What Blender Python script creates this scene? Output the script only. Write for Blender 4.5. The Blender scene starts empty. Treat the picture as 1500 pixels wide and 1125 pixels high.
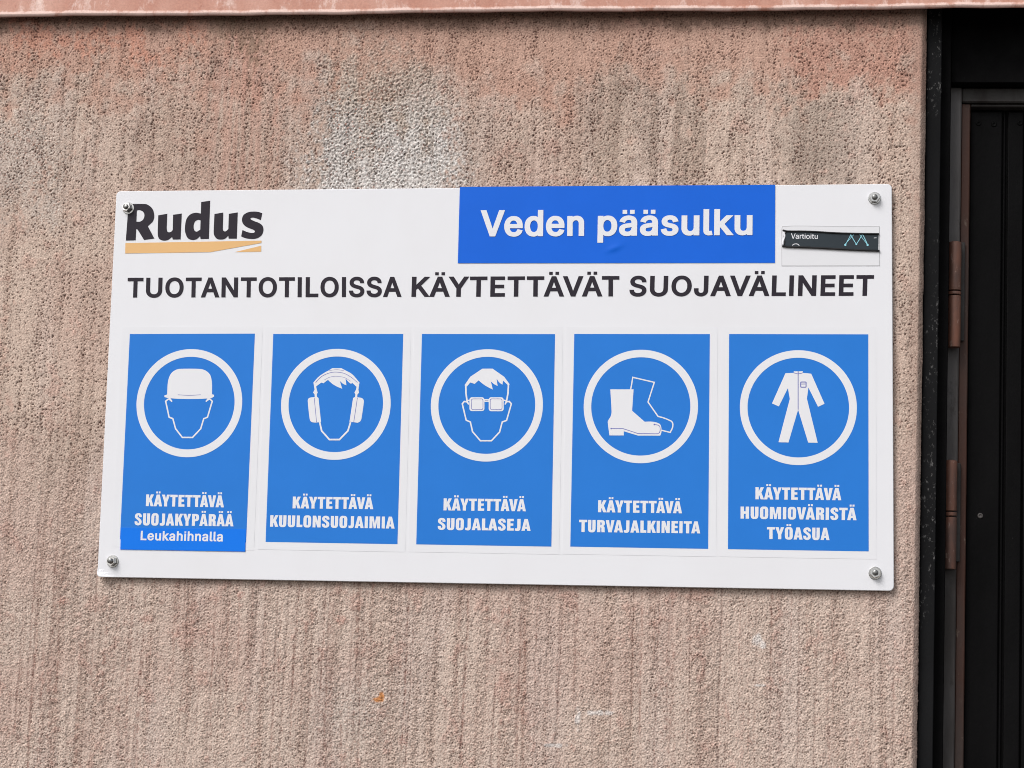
import bpy, math, random
import numpy as np
from mathutils import Vector, geometry

random.seed(4)
scene = bpy.context.scene
COL = scene.collection

# ---------------------------------------------------------------- camera
TILT = math.radians(1.17)                 # the sign hangs slightly askew on the wall
F_PX = 2812.9
R_CV = np.array([[0.99163312, -0.02129624, 0.12731941],
                 [0.00395332, 0.9908453, 0.13494432],
                 [-0.12902765, -0.13331192, 0.9826392]])
ca, sa = math.cos(TILT), math.sin(TILT)
S = np.array([[ca, sa, 0], [0, 0, 1], [sa, -ca, 0]])     # sign frame (right, down, into wall) -> world
SIGN_Y = -0.0095                                          # front face of the sign; wall face is Y = 0
ORIG = np.array([-0.6, SIGN_Y, 2.2])
CAM = ORIG + S @ np.array([1.00858944, 0.69039955, -2.84959447])
RW = S @ R_CV.T                                          # camera (x right, y down, z forward) -> world
cam_data = bpy.data.cameras.new('camera')
cam = bpy.data.objects.new('camera', cam_data)
COL.objects.link(cam)
cam_data.sensor_fit = 'HORIZONTAL'
cam_data.sensor_width = 36.0
cam_data.lens = 36.0 * F_PX / 1500.0
cam_data.clip_start = 0.05
cam_data.clip_end = 200.0
m = np.eye(4)
m[:3, 0] = RW[:, 0]; m[:3, 1] = -RW[:, 1]; m[:3, 2] = -RW[:, 2]; m[:3, 3] = CAM
from mathutils import Matrix
cam.matrix_world = Matrix(m.tolist())
scene.camera = cam

# ---------------------------------------------------------------- world, sun, exposure
SUN_DIR = Vector((-0.60, -0.85, 1.05)).normalized()
elev = math.asin(SUN_DIR.z)
world = bpy.data.worlds.new('World')
scene.world = world
world.use_nodes = True
wn = world.node_tree.nodes; wl = world.node_tree.links
sky = wn.new('ShaderNodeTexSky')
sky.sky_type = 'NISHITA'
sky.sun_disc = False
sky.sun_elevation = elev
sky.sun_rotation = math.atan2(SUN_DIR.x, SUN_DIR.y)
sky.dust_density = 3.0
hs = wn.new('ShaderNodeHueSaturation')
hs.inputs['Saturation'].default_value = 0.28
wl.new(sky.outputs[0], hs.inputs['Color'])
wl.new(hs.outputs[0], wn['Background'].inputs[0])
wn['Background'].inputs[1].default_value = 0.13
sun_data = bpy.data.lights.new('sun', 'SUN')
sun_data.energy = 1.75
sun_data.angle = math.radians(26)
sun_data.color = (1.0, 0.98, 0.96)
sun = bpy.data.objects.new('sun', sun_data)
COL.objects.link(sun)
sun.rotation_euler = (-SUN_DIR).to_track_quat('-Z', 'Y').to_euler()
scene.view_settings.view_transform = 'Standard'
scene.view_settings.look = 'None'
scene.view_settings.gamma = 1.0
scene.view_settings.exposure = 0.16
scene.cycles.filter_width = 1.0

# ---------------------------------------------------------------- helpers
def P(px, py, Y=0.0):
    """Point of the photograph laid on the plane Y = const of the wall."""
    d = RW @ np.array([(px - 750) / F_PX, (py - 562.5) / F_PX, 1.0])
    return CAM + (Y - CAM[1]) / d[1] * d

def lin(r, g, b, a=1.0):
    f = lambda c: (c / 255 / 12.92) if c / 255 <= 0.04045 else ((c / 255 + 0.055) / 1.055) ** 2.4
    return (f(r), f(g), f(b), a)

def tag(o, label=None, cat=None, group=None, kind=None):
    if label: o['label'] = label; o['kind'] = kind or 'thing'
    if cat: o['category'] = cat
    if group: o['group'] = group
    if kind: o['kind'] = kind
    return o

def thing(name, loc, label, cat, group=None):
    o = bpy.data.objects.new(name, None)
    o.empty_display_size = 0.1
    o.location = loc
    COL.objects.link(o)
    o['_org'] = list(loc)
    return tag(o, label, cat, group)

ORG = {}
def obj(name, verts, faces, mat, parent=None, smooth=False):
    """Mesh object; verts are world coordinates, stored relative to the thing's base."""
    org = np.array(ORG.get(parent.name, (0, 0, 0)) if parent else (0, 0, 0), float)
    v = np.asarray([tuple(p) for p in verts], float) - org
    me = bpy.data.meshes.new(name)
    me.from_pydata(v.tolist(), [], faces)
    me.validate()
    if smooth:
        me.polygons.foreach_set('use_smooth', [True] * len(me.polygons))
    me.materials.append(mat)
    o = bpy.data.objects.new(name, me)
    COL.objects.link(o)
    if parent:
        o.parent = parent
        ORG[o.name] = tuple(org)
    me.update()
    return o

def empty_thing(name, loc, label, cat, group=None):
    o = thing(name, loc, label, cat, group)
    del o['_org']
    ORG[o.name] = tuple(loc)
    return o

# --- materials
def new_mat(name, color=(0.5, 0.5, 0.5, 1), rough=0.5, spec=0.5, metal=0.0):
    mt = bpy.data.materials.new(name)
    mt.use_nodes = True
    b = mt.node_tree.nodes['Principled BSDF']
    b.inputs['Base Color'].default_value = color
    b.inputs['Roughness'].default_value = rough
    b.inputs['Specular IOR Level'].default_value = spec
    b.inputs['Metallic'].default_value = metal
    return mt

class N:
    """Small node-graph helper."""
    def __init__(s, mt):
        s.t = mt.node_tree; s.b = s.t.nodes['Principled BSDF']
        s.tc = s.t.nodes.new('ShaderNodeTexCoord')
    def coord(s, sx=1, sy=1, sz=1):
        mp = s.t.nodes.new('ShaderNodeMapping'); mp.inputs['Scale'].default_value = (sx, sy, sz)
        s.t.links.new(s.tc.outputs['Object'], mp.inputs['Vector']); return mp.outputs[0]
    def noise(s, scale, detail=4, rough=0.55, vec=None, dist=0.0):
        n = s.t.nodes.new('ShaderNodeTexNoise'); n.inputs['Scale'].default_value = scale
        n.inputs['Detail'].default_value = detail; n.inputs['Roughness'].default_value = rough
        n.inputs['Distortion'].default_value = dist
        s.t.links.new(vec if vec is not None else s.tc.outputs['Object'], n.inputs['Vector']); return n.outputs['Fac']
    def ramp(s, fac, a, b, ca=(0, 0, 0, 1), cb=(1, 1, 1, 1)):
        r = s.t.nodes.new('ShaderNodeValToRGB')
        r.color_ramp.elements[0].position = a; r.color_ramp.elements[0].color = ca
        r.color_ramp.elements[1].position = b; r.color_ramp.elements[1].color = cb
        s.t.links.new(fac, r.inputs[0]); return r.outputs[0]
    def mix(s, fac, a, b, mode='MIX'):
        n = s.t.nodes.new('ShaderNodeMix'); n.data_type = 'RGBA'; n.blend_type = mode
        for sock, v in ((n.inputs[0], fac), (n.inputs[6], a), (n.inputs[7], b)):
            if isinstance(v, (int, float)): sock.default_value = v
            elif isinstance(v, tuple): sock.default_value = v
            else: s.t.links.new(v, sock)
        return n.outputs[2]
    def math(s, op, a, b=0.0):
        n = s.t.nodes.new('ShaderNodeMath'); n.operation = op
        for sock, v in ((n.inputs[0], a), (n.inputs[1], b)):
            if isinstance(v, (int, float)): sock.default_value = v
            else: s.t.links.new(v, sock)
        return n.outputs[0]
    def color(s, c): s.t.links.new(c, s.b.inputs['Base Color'])
    def rough(s, c): s.t.links.new(c, s.b.inputs['Roughness'])
    def bump(s, h, strength=0.3, dist=0.001):
        n = s.t.nodes.new('ShaderNodeBump'); n.inputs['Strength'].default_value = strength
        n.inputs['Distance'].default_value = dist
        s.t.links.new(h, n.inputs['Height']); s.t.links.new(n.outputs[0], s.b.inputs['Normal'])
def m_plate():
    mt = new_mat('white_sign_plate', (0.76, 0.76, 0.785, 1), 0.42, 0.35)
    n = N(mt)
    dirt = n.ramp(n.noise(9, 6, 0.6, n.coord(1, 1, 0.45)), 0.45, 0.75)
    base = n.mix(n.math('MULTIPLY', dirt, 0.16), (0.80, 0.80, 0.83, 1), (0.68, 0.65, 0.645, 1))
    fine = n.ramp(n.noise(420, 2), 0.70, 0.78)
    n.color(n.mix(n.math('MULTIPLY', fine, 0.10), base, (0.45, 0.42, 0.40, 1)))
    n.bump(n.noise(14, 2), 0.25, 0.0015)
    return mt
def m_print(name, c, var=0.10, rough=0.45):
    mt = new_mat(name, c, rough, 0.2)
    n = N(mt)
    d = tuple(x * (1 - var * 1.4) for x in c[:3]) + (1,)
    l = tuple(min(1, x * (1 + var * 0.6) + 0.002) for x in c[:3]) + (1,)
    n.color(n.mix(n.noise(11, 6, 0.6), d, l))
    n.bump(n.noise(25, 3), 0.15, 0.001)
    return mt
PLATE = m_plate()
WHITE = m_print('white_vinyl', (0.80, 0.80, 0.83, 1), 0.03)
BLUE = m_print('blue_print', lin(38, 123, 214), 0.07)
BLUE_DEEP = m_print('deep_blue_vinyl', lin(12, 101, 219), 0.08, 0.36)
BLUE_BRIGHT = m_print('bright_blue_vinyl', lin(4, 120, 236), 0.06)
VIOLET = m_print('blue_violet_line_print', lin(112, 116, 186), 0.05)
INK = m_print('dark_ink', lin(42, 36, 46), 0.15, 0.45)
YELLOW = m_print('yellow_print', lin(232, 186, 128), 0.06)
SLATE = m_print('slate_film', lin(52, 60, 66), 0.25, 0.3)
CYAN = m_print('cyan_print', lin(150, 214, 228), 0.05)
CLEARFILM = m_print('pale_backing_film', (0.775, 0.775, 0.80, 1), 0.04, 0.3)
BLACK_ROLL = new_mat('black_rolled_film', (0.012, 0.012, 0.013, 1), 0.3, 0.4)
GREY_EDGE = new_mat('grey_film_edge', (0.42, 0.42, 0.43, 1), 0.6, 0.2)

def m_steel():
    mt = new_mat('galvanised_steel', (0.55, 0.55, 0.53, 1), 0.32, 0.5, 1.0)
    n = N(mt)
    n.color(n.mix(n.noise(260, 3), (0.42, 0.41, 0.40, 1), (0.74, 0.74, 0.72, 1)))
    n.rough(n.ramp(n.noise(300, 3), 0.3, 0.7, (0.2, 0.2, 0.2, 1), (0.38, 0.38, 0.38, 1)))
    return mt
STEEL = m_steel()
STUD = new_mat('dull_zinc_thread', (0.22, 0.22, 0.215, 1), 0.38, 0.5, 1.0)

def m_flash():
    mt = new_mat('chalky_painted_sheet', lin(205, 150, 130), 0.6, 0.3)
    n = N(mt)
    a = n.mix(n.ramp(n.noise(7, 6, 0.6, n.coord(3, 1, 1)), 0.35, 0.65), lin(176, 122, 103), lin(192, 146, 129))
    # chalked, faded patches: denser on the hem, which is worn along its length
    sep = n.t.nodes.new('ShaderNodeSeparateXYZ'); n.t.links.new(n.tc.outputs['Object'], sep.inputs[0])
    low = n.t.nodes.new('ShaderNodeAttribute'); low.attribute_name = 'wear'
    big = n.noise(11, 9, 0.78, n.coord(2.2, 1, 1.0), 0.2)
    msk = n.ramp(n.math('ADD', n.math('MULTIPLY', low.outputs['Fac'], 0.22), big), 0.58, 0.70)
    a = n.mix(n.math('MULTIPLY', msk, 0.75), a, lin(226, 203, 194))
    sp = n.ramp(n.noise(75, 8, 0.75), 0.58, 0.66)
    a = n.mix(n.math('MULTIPLY', sp, 0.5), a, lin(158, 98, 80))
    a = n.mix(1.0, a, n.ramp(n.noise(330, 4, 0.7), 0.3, 0.7, (0.86, 0.85, 0.85, 1), (1.08, 1.08, 1.08, 1)), 'MULTIPLY')
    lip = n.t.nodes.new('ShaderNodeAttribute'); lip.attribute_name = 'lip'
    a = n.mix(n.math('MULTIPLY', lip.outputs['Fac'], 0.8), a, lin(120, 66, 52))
    n.color(a)
    n.bump(n.noise(150, 8, 0.75), 0.6, 0.0012)
    return mt
FLASH = m_flash()

def m_black(name, c=(0.012, 0.012, 0.013, 1), speck=0.69, rough=0.5, stretch=0.6):
    mt = new_mat(name, c, rough, 0.04)
    n = N(mt)
    big = n.ramp(n.noise(6, 5, 0.6, n.coord(1, 1, 0.4)), 0.4, 0.7)
    base = n.mix(big, c, tuple(x * 1.9 for x in c[:3]) + (1,))
    zone = n.ramp(n.noise(5, 3, 0.5, n.coord(2, 1, 1.0)), 0.45, 0.60)
    s = n.ramp(n.noise(210, 6, 0.72, n.coord(1, 1, stretch)), speck, speck + 0.07)
    s = n.math('MULTIPLY', s, zone)
    n.color(n.mix(n.math('MULTIPLY', s, 0.55), base, (0.22, 0.215, 0.21, 1)))
    n.rough(n.ramp(n.noise(40, 4), 0.3, 0.7, (rough - 0.12,) * 3 + (1,), (rough + 0.15,) * 3 + (1,)))
    n.bump(n.noise(120, 6), 0.5, 0.0008)
    return mt
STRIP = m_black('black_painted_strip', (0.0085, 0.0085, 0.009, 1), 0.58)
BOARD = m_black('black_door_paint', (0.0042, 0.0040, 0.0042, 1), 0.70, 0.45, 0.25)
HEADM = m_black('black_recess_paint', (0.0032, 0.0030, 0.0032, 1), 0.70, 0.6, 3.0)

def m_mottle(name, a, b, c, sc=18, st=0.3, rough=0.6):
    mt = new_mat(name, a, rough, 0.3)
    n = N(mt)
    x = n.mix(n.ramp(n.noise(sc, 6, 0.62, n.coord(1, 1, st)), 0.38, 0.62), a, b)
    y = n.ramp(n.noise(sc * 7, 6, 0.7, n.coord(1, 1, 0.5)), 0.60, 0.68)
    n.color(n.mix(n.math('MULTIPLY', y, 0.6), x, c))
    n.bump(n.noise(150, 5), 0.5, 0.0008)
    return mt
FRAMEM = m_mottle('worn_grey_frame_paint', (0.050, 0.043, 0.040, 1), (0.19, 0.18, 0.18, 1), (0.03, 0.022, 0.02, 1), 3.2)
RUST = m_mottle('rusty_brown_edge', (0.064, 0.027, 0.018, 1), (0.055, 0.046, 0.042, 1), (0.20, 0.15, 0.12, 1), 9)
HINGE = m_mottle('rusty_hinge_paint', (0.185, 0.080, 0.052, 1), (0.085, 0.050, 0.041, 1), (0.34, 0.25, 0.21, 1), 26, 0.35)
METAL_HEADSHADE = m_mottle('bare_metal_and_head_shade', (0.055, 0.052, 0.05, 1), (0.022, 0.017, 0.015, 1), (0.03, 0.02, 0.018, 1), 14, 0.4)  # metal of the hinge plates; also the frame head, with shade in its colour

def m_wall():
    mt = new_mat('weathered_pink_render', (0.5, 0.38, 0.32, 1), 0.9, 0.12)
    n = N(mt)
    at = n.t.nodes.new('ShaderNodeAttribute'); at.attribute_name = 'tint'
    g = n.noise(430, 3, 0.75)
    v = n.ramp(g, 0.30, 0.70, (0.70, 0.675, 0.67, 1), (1.22, 1.24, 1.25, 1))
    n.color(n.mix(1.0, at.outputs['Color'], v, 'MULTIPLY'))
    n.bump(n.noise(700, 3, 0.7), 0.55, 0.0009)
    return mt
WALLM = m_wall()
GROUND = new_mat('grey_gravel', (0.16, 0.15, 0.14, 1), 0.95, 0.1)
_n = N(GROUND)
_n.color(_n.mix(_n.noise(60, 8, 0.7), (0.09, 0.085, 0.08, 1), (0.24, 0.23, 0.21, 1)))
_n.bump(_n.noise(80, 8, 0.7), 0.8, 0.02)
# ---------------------------------------------------------------- rendered wall, as one relief mesh
X_CH = P(1343, 560, 0)[0]                 # where the arris of the wall starts to round off
X_ED = P(1350.5, 560, 0.009)[0]           # outermost line of the wall corner
STEP = 0.00135
xf = np.arange(-0.88, X_CH, STEP)
zf = np.arange(1.24, 2.58, STEP)
rng = np.random.default_rng(11)
def field(nz, nx, lx, lz, bw=0.5, seed=None):
    """band-limited noise; lx, lz = wavelengths in metres; unit variance"""
    r = np.random.default_rng(seed)
    w = r.standard_normal((nz, nx))
    kz = np.fft.fftfreq(nz, STEP)[:, None] * lz
    kx = np.fft.rfftfreq(nx, STEP)[None, :] * lx
    k = np.sqrt(kx ** 2 + kz ** 2)
    s = np.exp(-((k - 1) / bw) ** 2) if bw < 5 else 1 / (1 + k ** 2) ** 1.1
    f = np.fft.irfft2(np.fft.rfft2(w) * s, s=(nz, nx))
    return f / f.std()
NX_EXT = 40                                # columns past the arris: round-off and return into the door recess
nx = len(xf) + NX_EXT; nz = len(zf)
smooth = lambda a, b, x: np.clip((x - a) / (b - a), 0, 1) ** 2 * (3 - 2 * np.clip((x - a) / (b - a), 0, 1))
g1 = field(nz, nx, .0040, .0044, .75, 1)
g2 = field(nz, nx, .011, .016, .5, 2)
g3 = field(nz, nx, .0028, .0028, .25, 3)
sand = field(nz, nx, .0034, .0034, .35, 21)
chip = field(nz, nx, .0085, .0095, .45, 22)
st = field(nz, nx, .013, .30, .6, 4)       # brushed, vertical
st2 = field(nz, nx, .0085, .16, .5, 5)
big = field(nz, nx, .35, .30, 9, 6)
big2 = field(nz, nx, .16, .20, 9, 7)
mid = field(nz, nx, .05, .06, 9, 8)
pit = field(nz, nx, .0042, .0054, .75, 9)
pitU = field(nz, nx, .0050, .0058, .85, 41)
bigg = field(nz, nx, .0060, .0060, .45, 42)
pitm = field(nz, nx, .03, .07, 9, 10)
grain = field(nz, nx, .0048, .0048, .4, 12)
hue = field(nz, nx, .0048, .0048, .4, 13)
XX = np.concatenate([xf, X_CH + STEP * np.arange(NX_EXT)])[None, :] + np.zeros((nz, 1))
ZZ = zf[:, None] + np.zeros((1, nx))
# photograph coordinates of every wall point, to lay stains and patches where they are
def to_px(X, Z):
    d = np.stack([X - CAM[0], np.zeros_like(X) - CAM[1], Z - CAM[2]], -1) @ RW
    return 750 + F_PX * d[..., 0] / d[..., 2], 562.5 + F_PX * d[..., 1] / d[..., 2]
PX, PY = to_px(XX, ZZ)
wx = PX + 9 * mid + 9 * g2; wy = PY + 12 * big2 + 14 * mid + 12 * g2
def patch(x0, x1, y0, y1, s=25):
    return smooth(x0 - s, x0 + s, wx) * (1 - smooth(x1 - s, x1 + s, wx)) * smooth(y0 - s, y0 + s, wy) * (1 - smooth(y1 - s, y1 + s, wy))
lower = smooth(600, 840, PY + 40 * big)                       # brushed render below the sign
upper = 1 - lower
agg = np.clip(patch(468, 662, 120, 400, 38) + .7 * patch(500, 645, 70, 140, 30) + 0.35 * patch(425, 690, 190, 300, 45), 0, 1)   # bare aggregate
grey_l = patch(-200, 95, 165, 300, 45) * 0.85
streakm = smooth(0.1, 1.5, -st + 0.35 * pitm)
# pits: dense along the vertical streaks
band = field(nz, nx, .030, 1.2, .9, 31)
band2 = field(nz, nx, .10, .5, .7, 32)
thr = 1.20 - 0.34 * streakm - 0.22 * pitm - 0.10 * np.clip(band, -1.5, 1.5) + .32 * lower + .06 - .1 * np.clip(big2, -1, 1)
pits = lower * smooth(thr, thr + 0.45, pit) + upper * smooth(thr + .10, thr + 0.50, pitU)
# long thin grooves left by the brush, each its own line
gr = np.random.default_rng(77)
groove = np.zeros((nz, nx)); XR = XX[0]; ZR = zf
for k in range(190):
    low = k < 120
    x0 = gr.uniform(-.88, X_CH)
    zc = gr.uniform(1.22, 1.66) if low else gr.uniform(1.7, 2.5)
    ln = gr.uniform(.05, .42); w_ = gr.uniform(.0009, .0017); am = gr.uniform(.25, .85) * (1 if low else .35)
    iz = np.where((ZR > zc - ln) & (ZR < zc + ln))[0]
    if len(iz) == 0: continue
    zz_ = ZR[iz]; xc_ = x0 + .0012 * np.sin(zz_ * gr.uniform(8, 20) + k) + .0005 * np.sin(zz_ * 90 + k)
    i0_ = max(0, int((x0 + .88) / STEP) - 7); i1_ = min(nx, i0_ + 14)
    if i1_ - i0_ < 3: continue
    env = np.clip(1.15 - ((zz_ - zc) / ln) ** 2, 0, 1) * am
    groove[iz[0]:iz[-1] + 1, i0_:i1_] = np.maximum(groove[iz[0]:iz[-1] + 1, i0_:i1_], env[:, None] * np.exp(-((XR[None, i0_:i1_] - xc_[:, None]) / w_) ** 2))
groove *= 0.25 + 0.75 * smooth(-0.7, 0.7, g2 * .6 + g1 * .6)
edge_s = smooth(1325, 1343, PX)                                # smoother trowelled arris
rough = 1 - 0.55 * edge_s
grit = smooth(0.0, 1.3, 0.8 * g1 + 0.6 * g3)                   # single sand grains standing proud
rb = 1 + 0.20 * np.clip(band + .5 * mid, -1.4, 1.4)            # rougher and smoother bands side by side
H = rough * rb * (0.00078 * grit + 0.00020 * g2 + 0.00027 * g3 + .00020 * g1) * (0.66 + 0.54 * lower)
H += 0.00013 * (1 - edge_s) * st + .00025 * mid
H -= rough * (0.0014 + .0004 * upper) * pits + 0.0013 * groove * (1 - edge_s)
H += agg * (0.0010 * smooth(.2, 1.2, bigg) + 0.0004 * np.clip(chip, -1, 2) + .0004 * np.clip(grain, -1, 2) - 0.0003)
top = 1 - smooth(60, 110, PY)
H *= 1 - 0.25 * top
# hairline crack, upper left
cy = 127 + 6 * np.interp(PX, [-200, 20, 60, 150, 260, 330, 400], [3, 1.2, -.3, -1.0, .4, .6, -1.5]) + 1.6 * mid + 0.9 * g2
crack = np.exp(-((PY - cy) / 0.8) ** 2) * (1 - smooth(385, 410, PX)) * smooth(-60, 10, PX) * smooth(-1.2, .6, g2 + .6 * pitm)
H -= 0.0005 * crack
def blob(x, y, r, ry=None):
    return np.exp(-(((PX - x) / r) ** 2 + ((PY - y) / (ry or r)) ** 2))
knock = (blob(1336, 112, 5, 2.5) + blob(1328, 109, 4, 3) + blob(1342, 101, 2, 6) + blob(1330, 505, 6, 4) + blob(1328, 843, 4, 7) + blob(321, 93, 4, 4) + blob(287, 82, 4, 3) + blob(1244, 145, 4, 5) + blob(1250, 149, 5, 2.5)
         + blob(1246, 265, 5, 4) + blob(820, 223, 4, 4) + blob(58, 203, 3, 3) + blob(137, 252, 2.5, 2.5) + blob(302, 55, 4, 3) + blob(28, 1079, 6, 6) + blob(535, 1081, 2.5, 1.8) + blob(642, 1005, 2.5, 5)) * smooth(-0.9, 0.6, g1)
knock = np.clip(knock, 0, 1)
H -= 0.0012 * knock
# colour: paint, bare aggregate, stains
C = lambda r, g, b: np.array(lin(r, g, b)[:3])
col = np.zeros((nz, nx, 3)) + C(217, 196, 182)
def blend(col, m, c): return col * (1 - m[..., None]) + np.asarray(c) * m[..., None]
col = blend(col, 0.45 * smooth(-0.6, 1.8, big), C(208, 178, 165))
col = blend(col, 0.45 * smooth(-0.2, 1.8, big2) * upper, C(190, 170, 158))
col = blend(col, 0.30 * smooth(0, 1.8, band2), C(218, 199, 190))
col = blend(col, 0.20 * smooth(0, 1.6, band), C(182, 152, 136))
pink = (1 - smooth(75, 170, PY + 30 * mid + 20 * big2))
col = blend(col, 0.66 * pink, C(202, 158, 140))
col = blend(col, 0.60 * patch(-100, 300, 38, 85, 22) * smooth(-1.1, .6, mid), C(212, 148, 126))
col = blend(col, 0.50 * patch(1150, 1400, 40, 110, 25), C(198, 146, 130))
col = blend(col, 0.40 * patch(300, 400, 40, 330, 22) * smooth(-1, .8, st), C(212, 158, 142))
col = blend(col, 0.22 * smooth(1.0, 2.3, mid + .4 * g2), C(212, 156, 142))
# vertical rain stains that start under the flashing and fade on the way down, some below the sign edge
run = np.zeros((nz, nx))
for k in range(60):
    x0 = gr.uniform(0, 1340); top_y = 40 if k < 42 else gr.uniform(850, 870)
    ln = gr.uniform(60, 420); w_ = gr.uniform(1.5, 9) ; am = gr.uniform(.3, 1)
    xx_ = x0 + (x0 - 1165) * 0.00005 * (PY - top_y) + 1.5 * np.sin(PY / 37 + k) + 2 * mid
    run = np.maximum(run, am * np.exp(-((PX - xx_) / w_) ** 2) * smooth(top_y - 12, top_y, PY) * np.clip(1 - (PY - top_y) / ln, 0, 1) ** .6)
run *= smooth(-1.3, .8, g2 + .5 * pitm)
col = blend(col, 0.26 * run, C(120, 92, 80))
col = blend(col, 0.16 * smooth(0.6, 1.9, -st + 0.5 * big2) * upper, C(152, 128, 116))
col = blend(col, 0.34 * patch(850, 1060, 120, 275, 50) * smooth(-1, 1, band + mid), C(150, 134, 122))
col = blend(col, 0.45 * patch(1140, 1250, 140, 290, 30), C(158, 146, 136))
col = blend(col, 0.35 * patch(180, 470, 150, 300, 70), C(182, 154, 140))
# exposed aggregate
gcol = C(208, 200, 193) * (1 + 0.20 * np.clip(0.75 * grain + .5 * chip, -1.7, 1.6)[..., None] * np.array([1, 1, 1]))
hz2 = field(nz, nx, .0058, .0058, .45, 51); hz3 = field(nz, nx, .0066, .0060, .45, 52)
gcol = blend(gcol, smooth(.9, 1.3, hz2), C(230, 225, 220))
gcol = blend(gcol, smooth(1.55, 1.8, hz3), C(160, 96, 76))
gcol = blend(gcol, smooth(1.30, 1.55, -hz2), C(58, 50, 47))
gcol = blend(gcol, smooth(1.5, 1.8, -hz3), C(120, 108, 102))
warm = 1 - smooth(130, 235, wy - .35 * (wx - 560))
gcol = gcol * (1 - warm[..., None] * np.array([.13, .20, .27]))
fade = np.clip(agg * (0.5 + 0.5 * smooth(60, 200, PY)), 0, 1)
col = blend(col, 0.88 * fade, np.clip(gcol, 0.02, 0.85))
col = blend(col, 0.55 * grey_l, np.clip(gcol, 0.02, .8))
col = blend(col, 0.30 * np.exp(-(((PX - 520) / 60) ** 2 + ((PY - 1040) / 60) ** 2)), np.clip(gcol, .02, .8))
col = blend(col, 0.62 * agg * smooth(110, 250, PY + .45 * (PX - 570)) * smooth(-1.7, .3, mid) * smooth(-1.9, -.6, hz2), C(238, 234, 231))
# dark red-brown colour follows the pits and grooves
col = blend(col, 0.88 * pits * (1 - .5 * agg) * (1 - .25 * lower), C(92, 60, 53))
col = blend(col, 0.75 * groove, C(122, 82, 72))
thin = np.zeros((nz, nx))
for k in range(110):
    x0 = gr.uniform(-40, 1340); yc = gr.uniform(870, 1150); ln = gr.uniform(50, 230); w_ = gr.uniform(.9, 3.2); am = gr.uniform(.25, 1)
    xx_ = x0 + (x0 - 1165) * 0.00005 * (PY - yc) + 1.0 * np.sin(PY / 29 + k)
    thin = np.maximum(thin, am * np.exp(-((PX - xx_) / w_) ** 2) * np.clip(1.1 - ((PY - yc) / ln) ** 2, 0, 1))
col = blend(col, 0.50 * thin * smooth(-1.2, .7, g2 + .5 * g1), C(150, 104, 92))
col = blend(col, 0.45 * smooth(1.2, 1.8, hue) * (1 - agg), C(158, 112, 99))
spk = smooth(1.75, 2.05, hue) * upper * (1 - agg)
col = blend(col, 0.65 * spk, C(84, 60, 54))
# dirt line that gathers under the flashing, moss tint at the drip of the joint
dirt = (1 - smooth(30, 44, PY + 5 * mid + 3 * g2))
col = blend(col, 0.45 * dirt, C(104, 84, 72))
col = blend(col, 0.45 * patch(320, 390, 30, 75, 14), C(112, 100, 82))
col = blend(col, 0.5 * crack, C(100, 72, 64))
col = blend(col, 0.85 * knock, C(74, 58, 52))
col = blend(col, 0.85 * smooth(.15, .6, (blob(559, 1020, 4, 7) + .8 * blob(552, 1025, 7, 4)) * (0.9 + .15 * g1)), C(206, 134, 66))
col = blend(col, 0.7 * smooth(.15, .6, (blob(876, 1044, 22, 4) + blob(846, 1052, 3.5, 15) + blob(1110, 938, 8, 9) + blob(1118, 946, 5, 4) + blob(1113, 1004, 9, 2) + blob(812, 1092, 18, 3)) * (0.8 + .28 * g2)), C(232, 226, 222))
col = blend(col, 0.5 * smooth(.35, .9, (blob(92, 880, 13, 8) + blob(215, 907, 16, 8) + blob(258, 930, 10, 6) + blob(352, 870, 8, 8) + blob(500, 908, 14, 9) + blob(590, 1085, 9, 9)) * (0.8 + .3 * g1)), C(198, 142, 128))
col = blend(col, 0.45 * edge_s, C(176, 150, 138))
col = blend(col, 0.35 * smooth(1346, 1349, PX), C(140, 122, 112))
col *= 1 - upper[..., None] * np.array([.015, .035, .06]) * (1 - .6 * agg)[..., None]
col *= (1 + 0.13 * np.clip(sand, -2.2, 2.2) + .06 * np.clip(grain, -2, 2))[..., None]
col = np.clip(col * 0.93, 0.01, 0.9)
# lay the columns: flat face, rounded arris, return into the recess, then coarser columns beyond the fine area
W_CH = X_ED - X_CH
base = np.zeros((nx, 2)); nrm = np.zeros((nx, 2)); nrm[:, 1] = -1
base[:len(xf), 0] = xf
for i in range(NX_EXT):
    s = STEP * i
    L1 = math.hypot(W_CH, 0.009)
    if s < L1:
        t = s / L1
        base[len(xf) + i] = (X_CH + W_CH * t, 0.009 * t ** 1.3)
        a = 0.3 + 0.6 * t
        nrm[len(xf) + i] = (math.sin(a), -math.cos(a))
    else:
        base[len(xf) + i] = (X_ED, 0.009 + (s - L1) * 1.6)
        nrm[len(xf) + i] = (1, 0)
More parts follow.
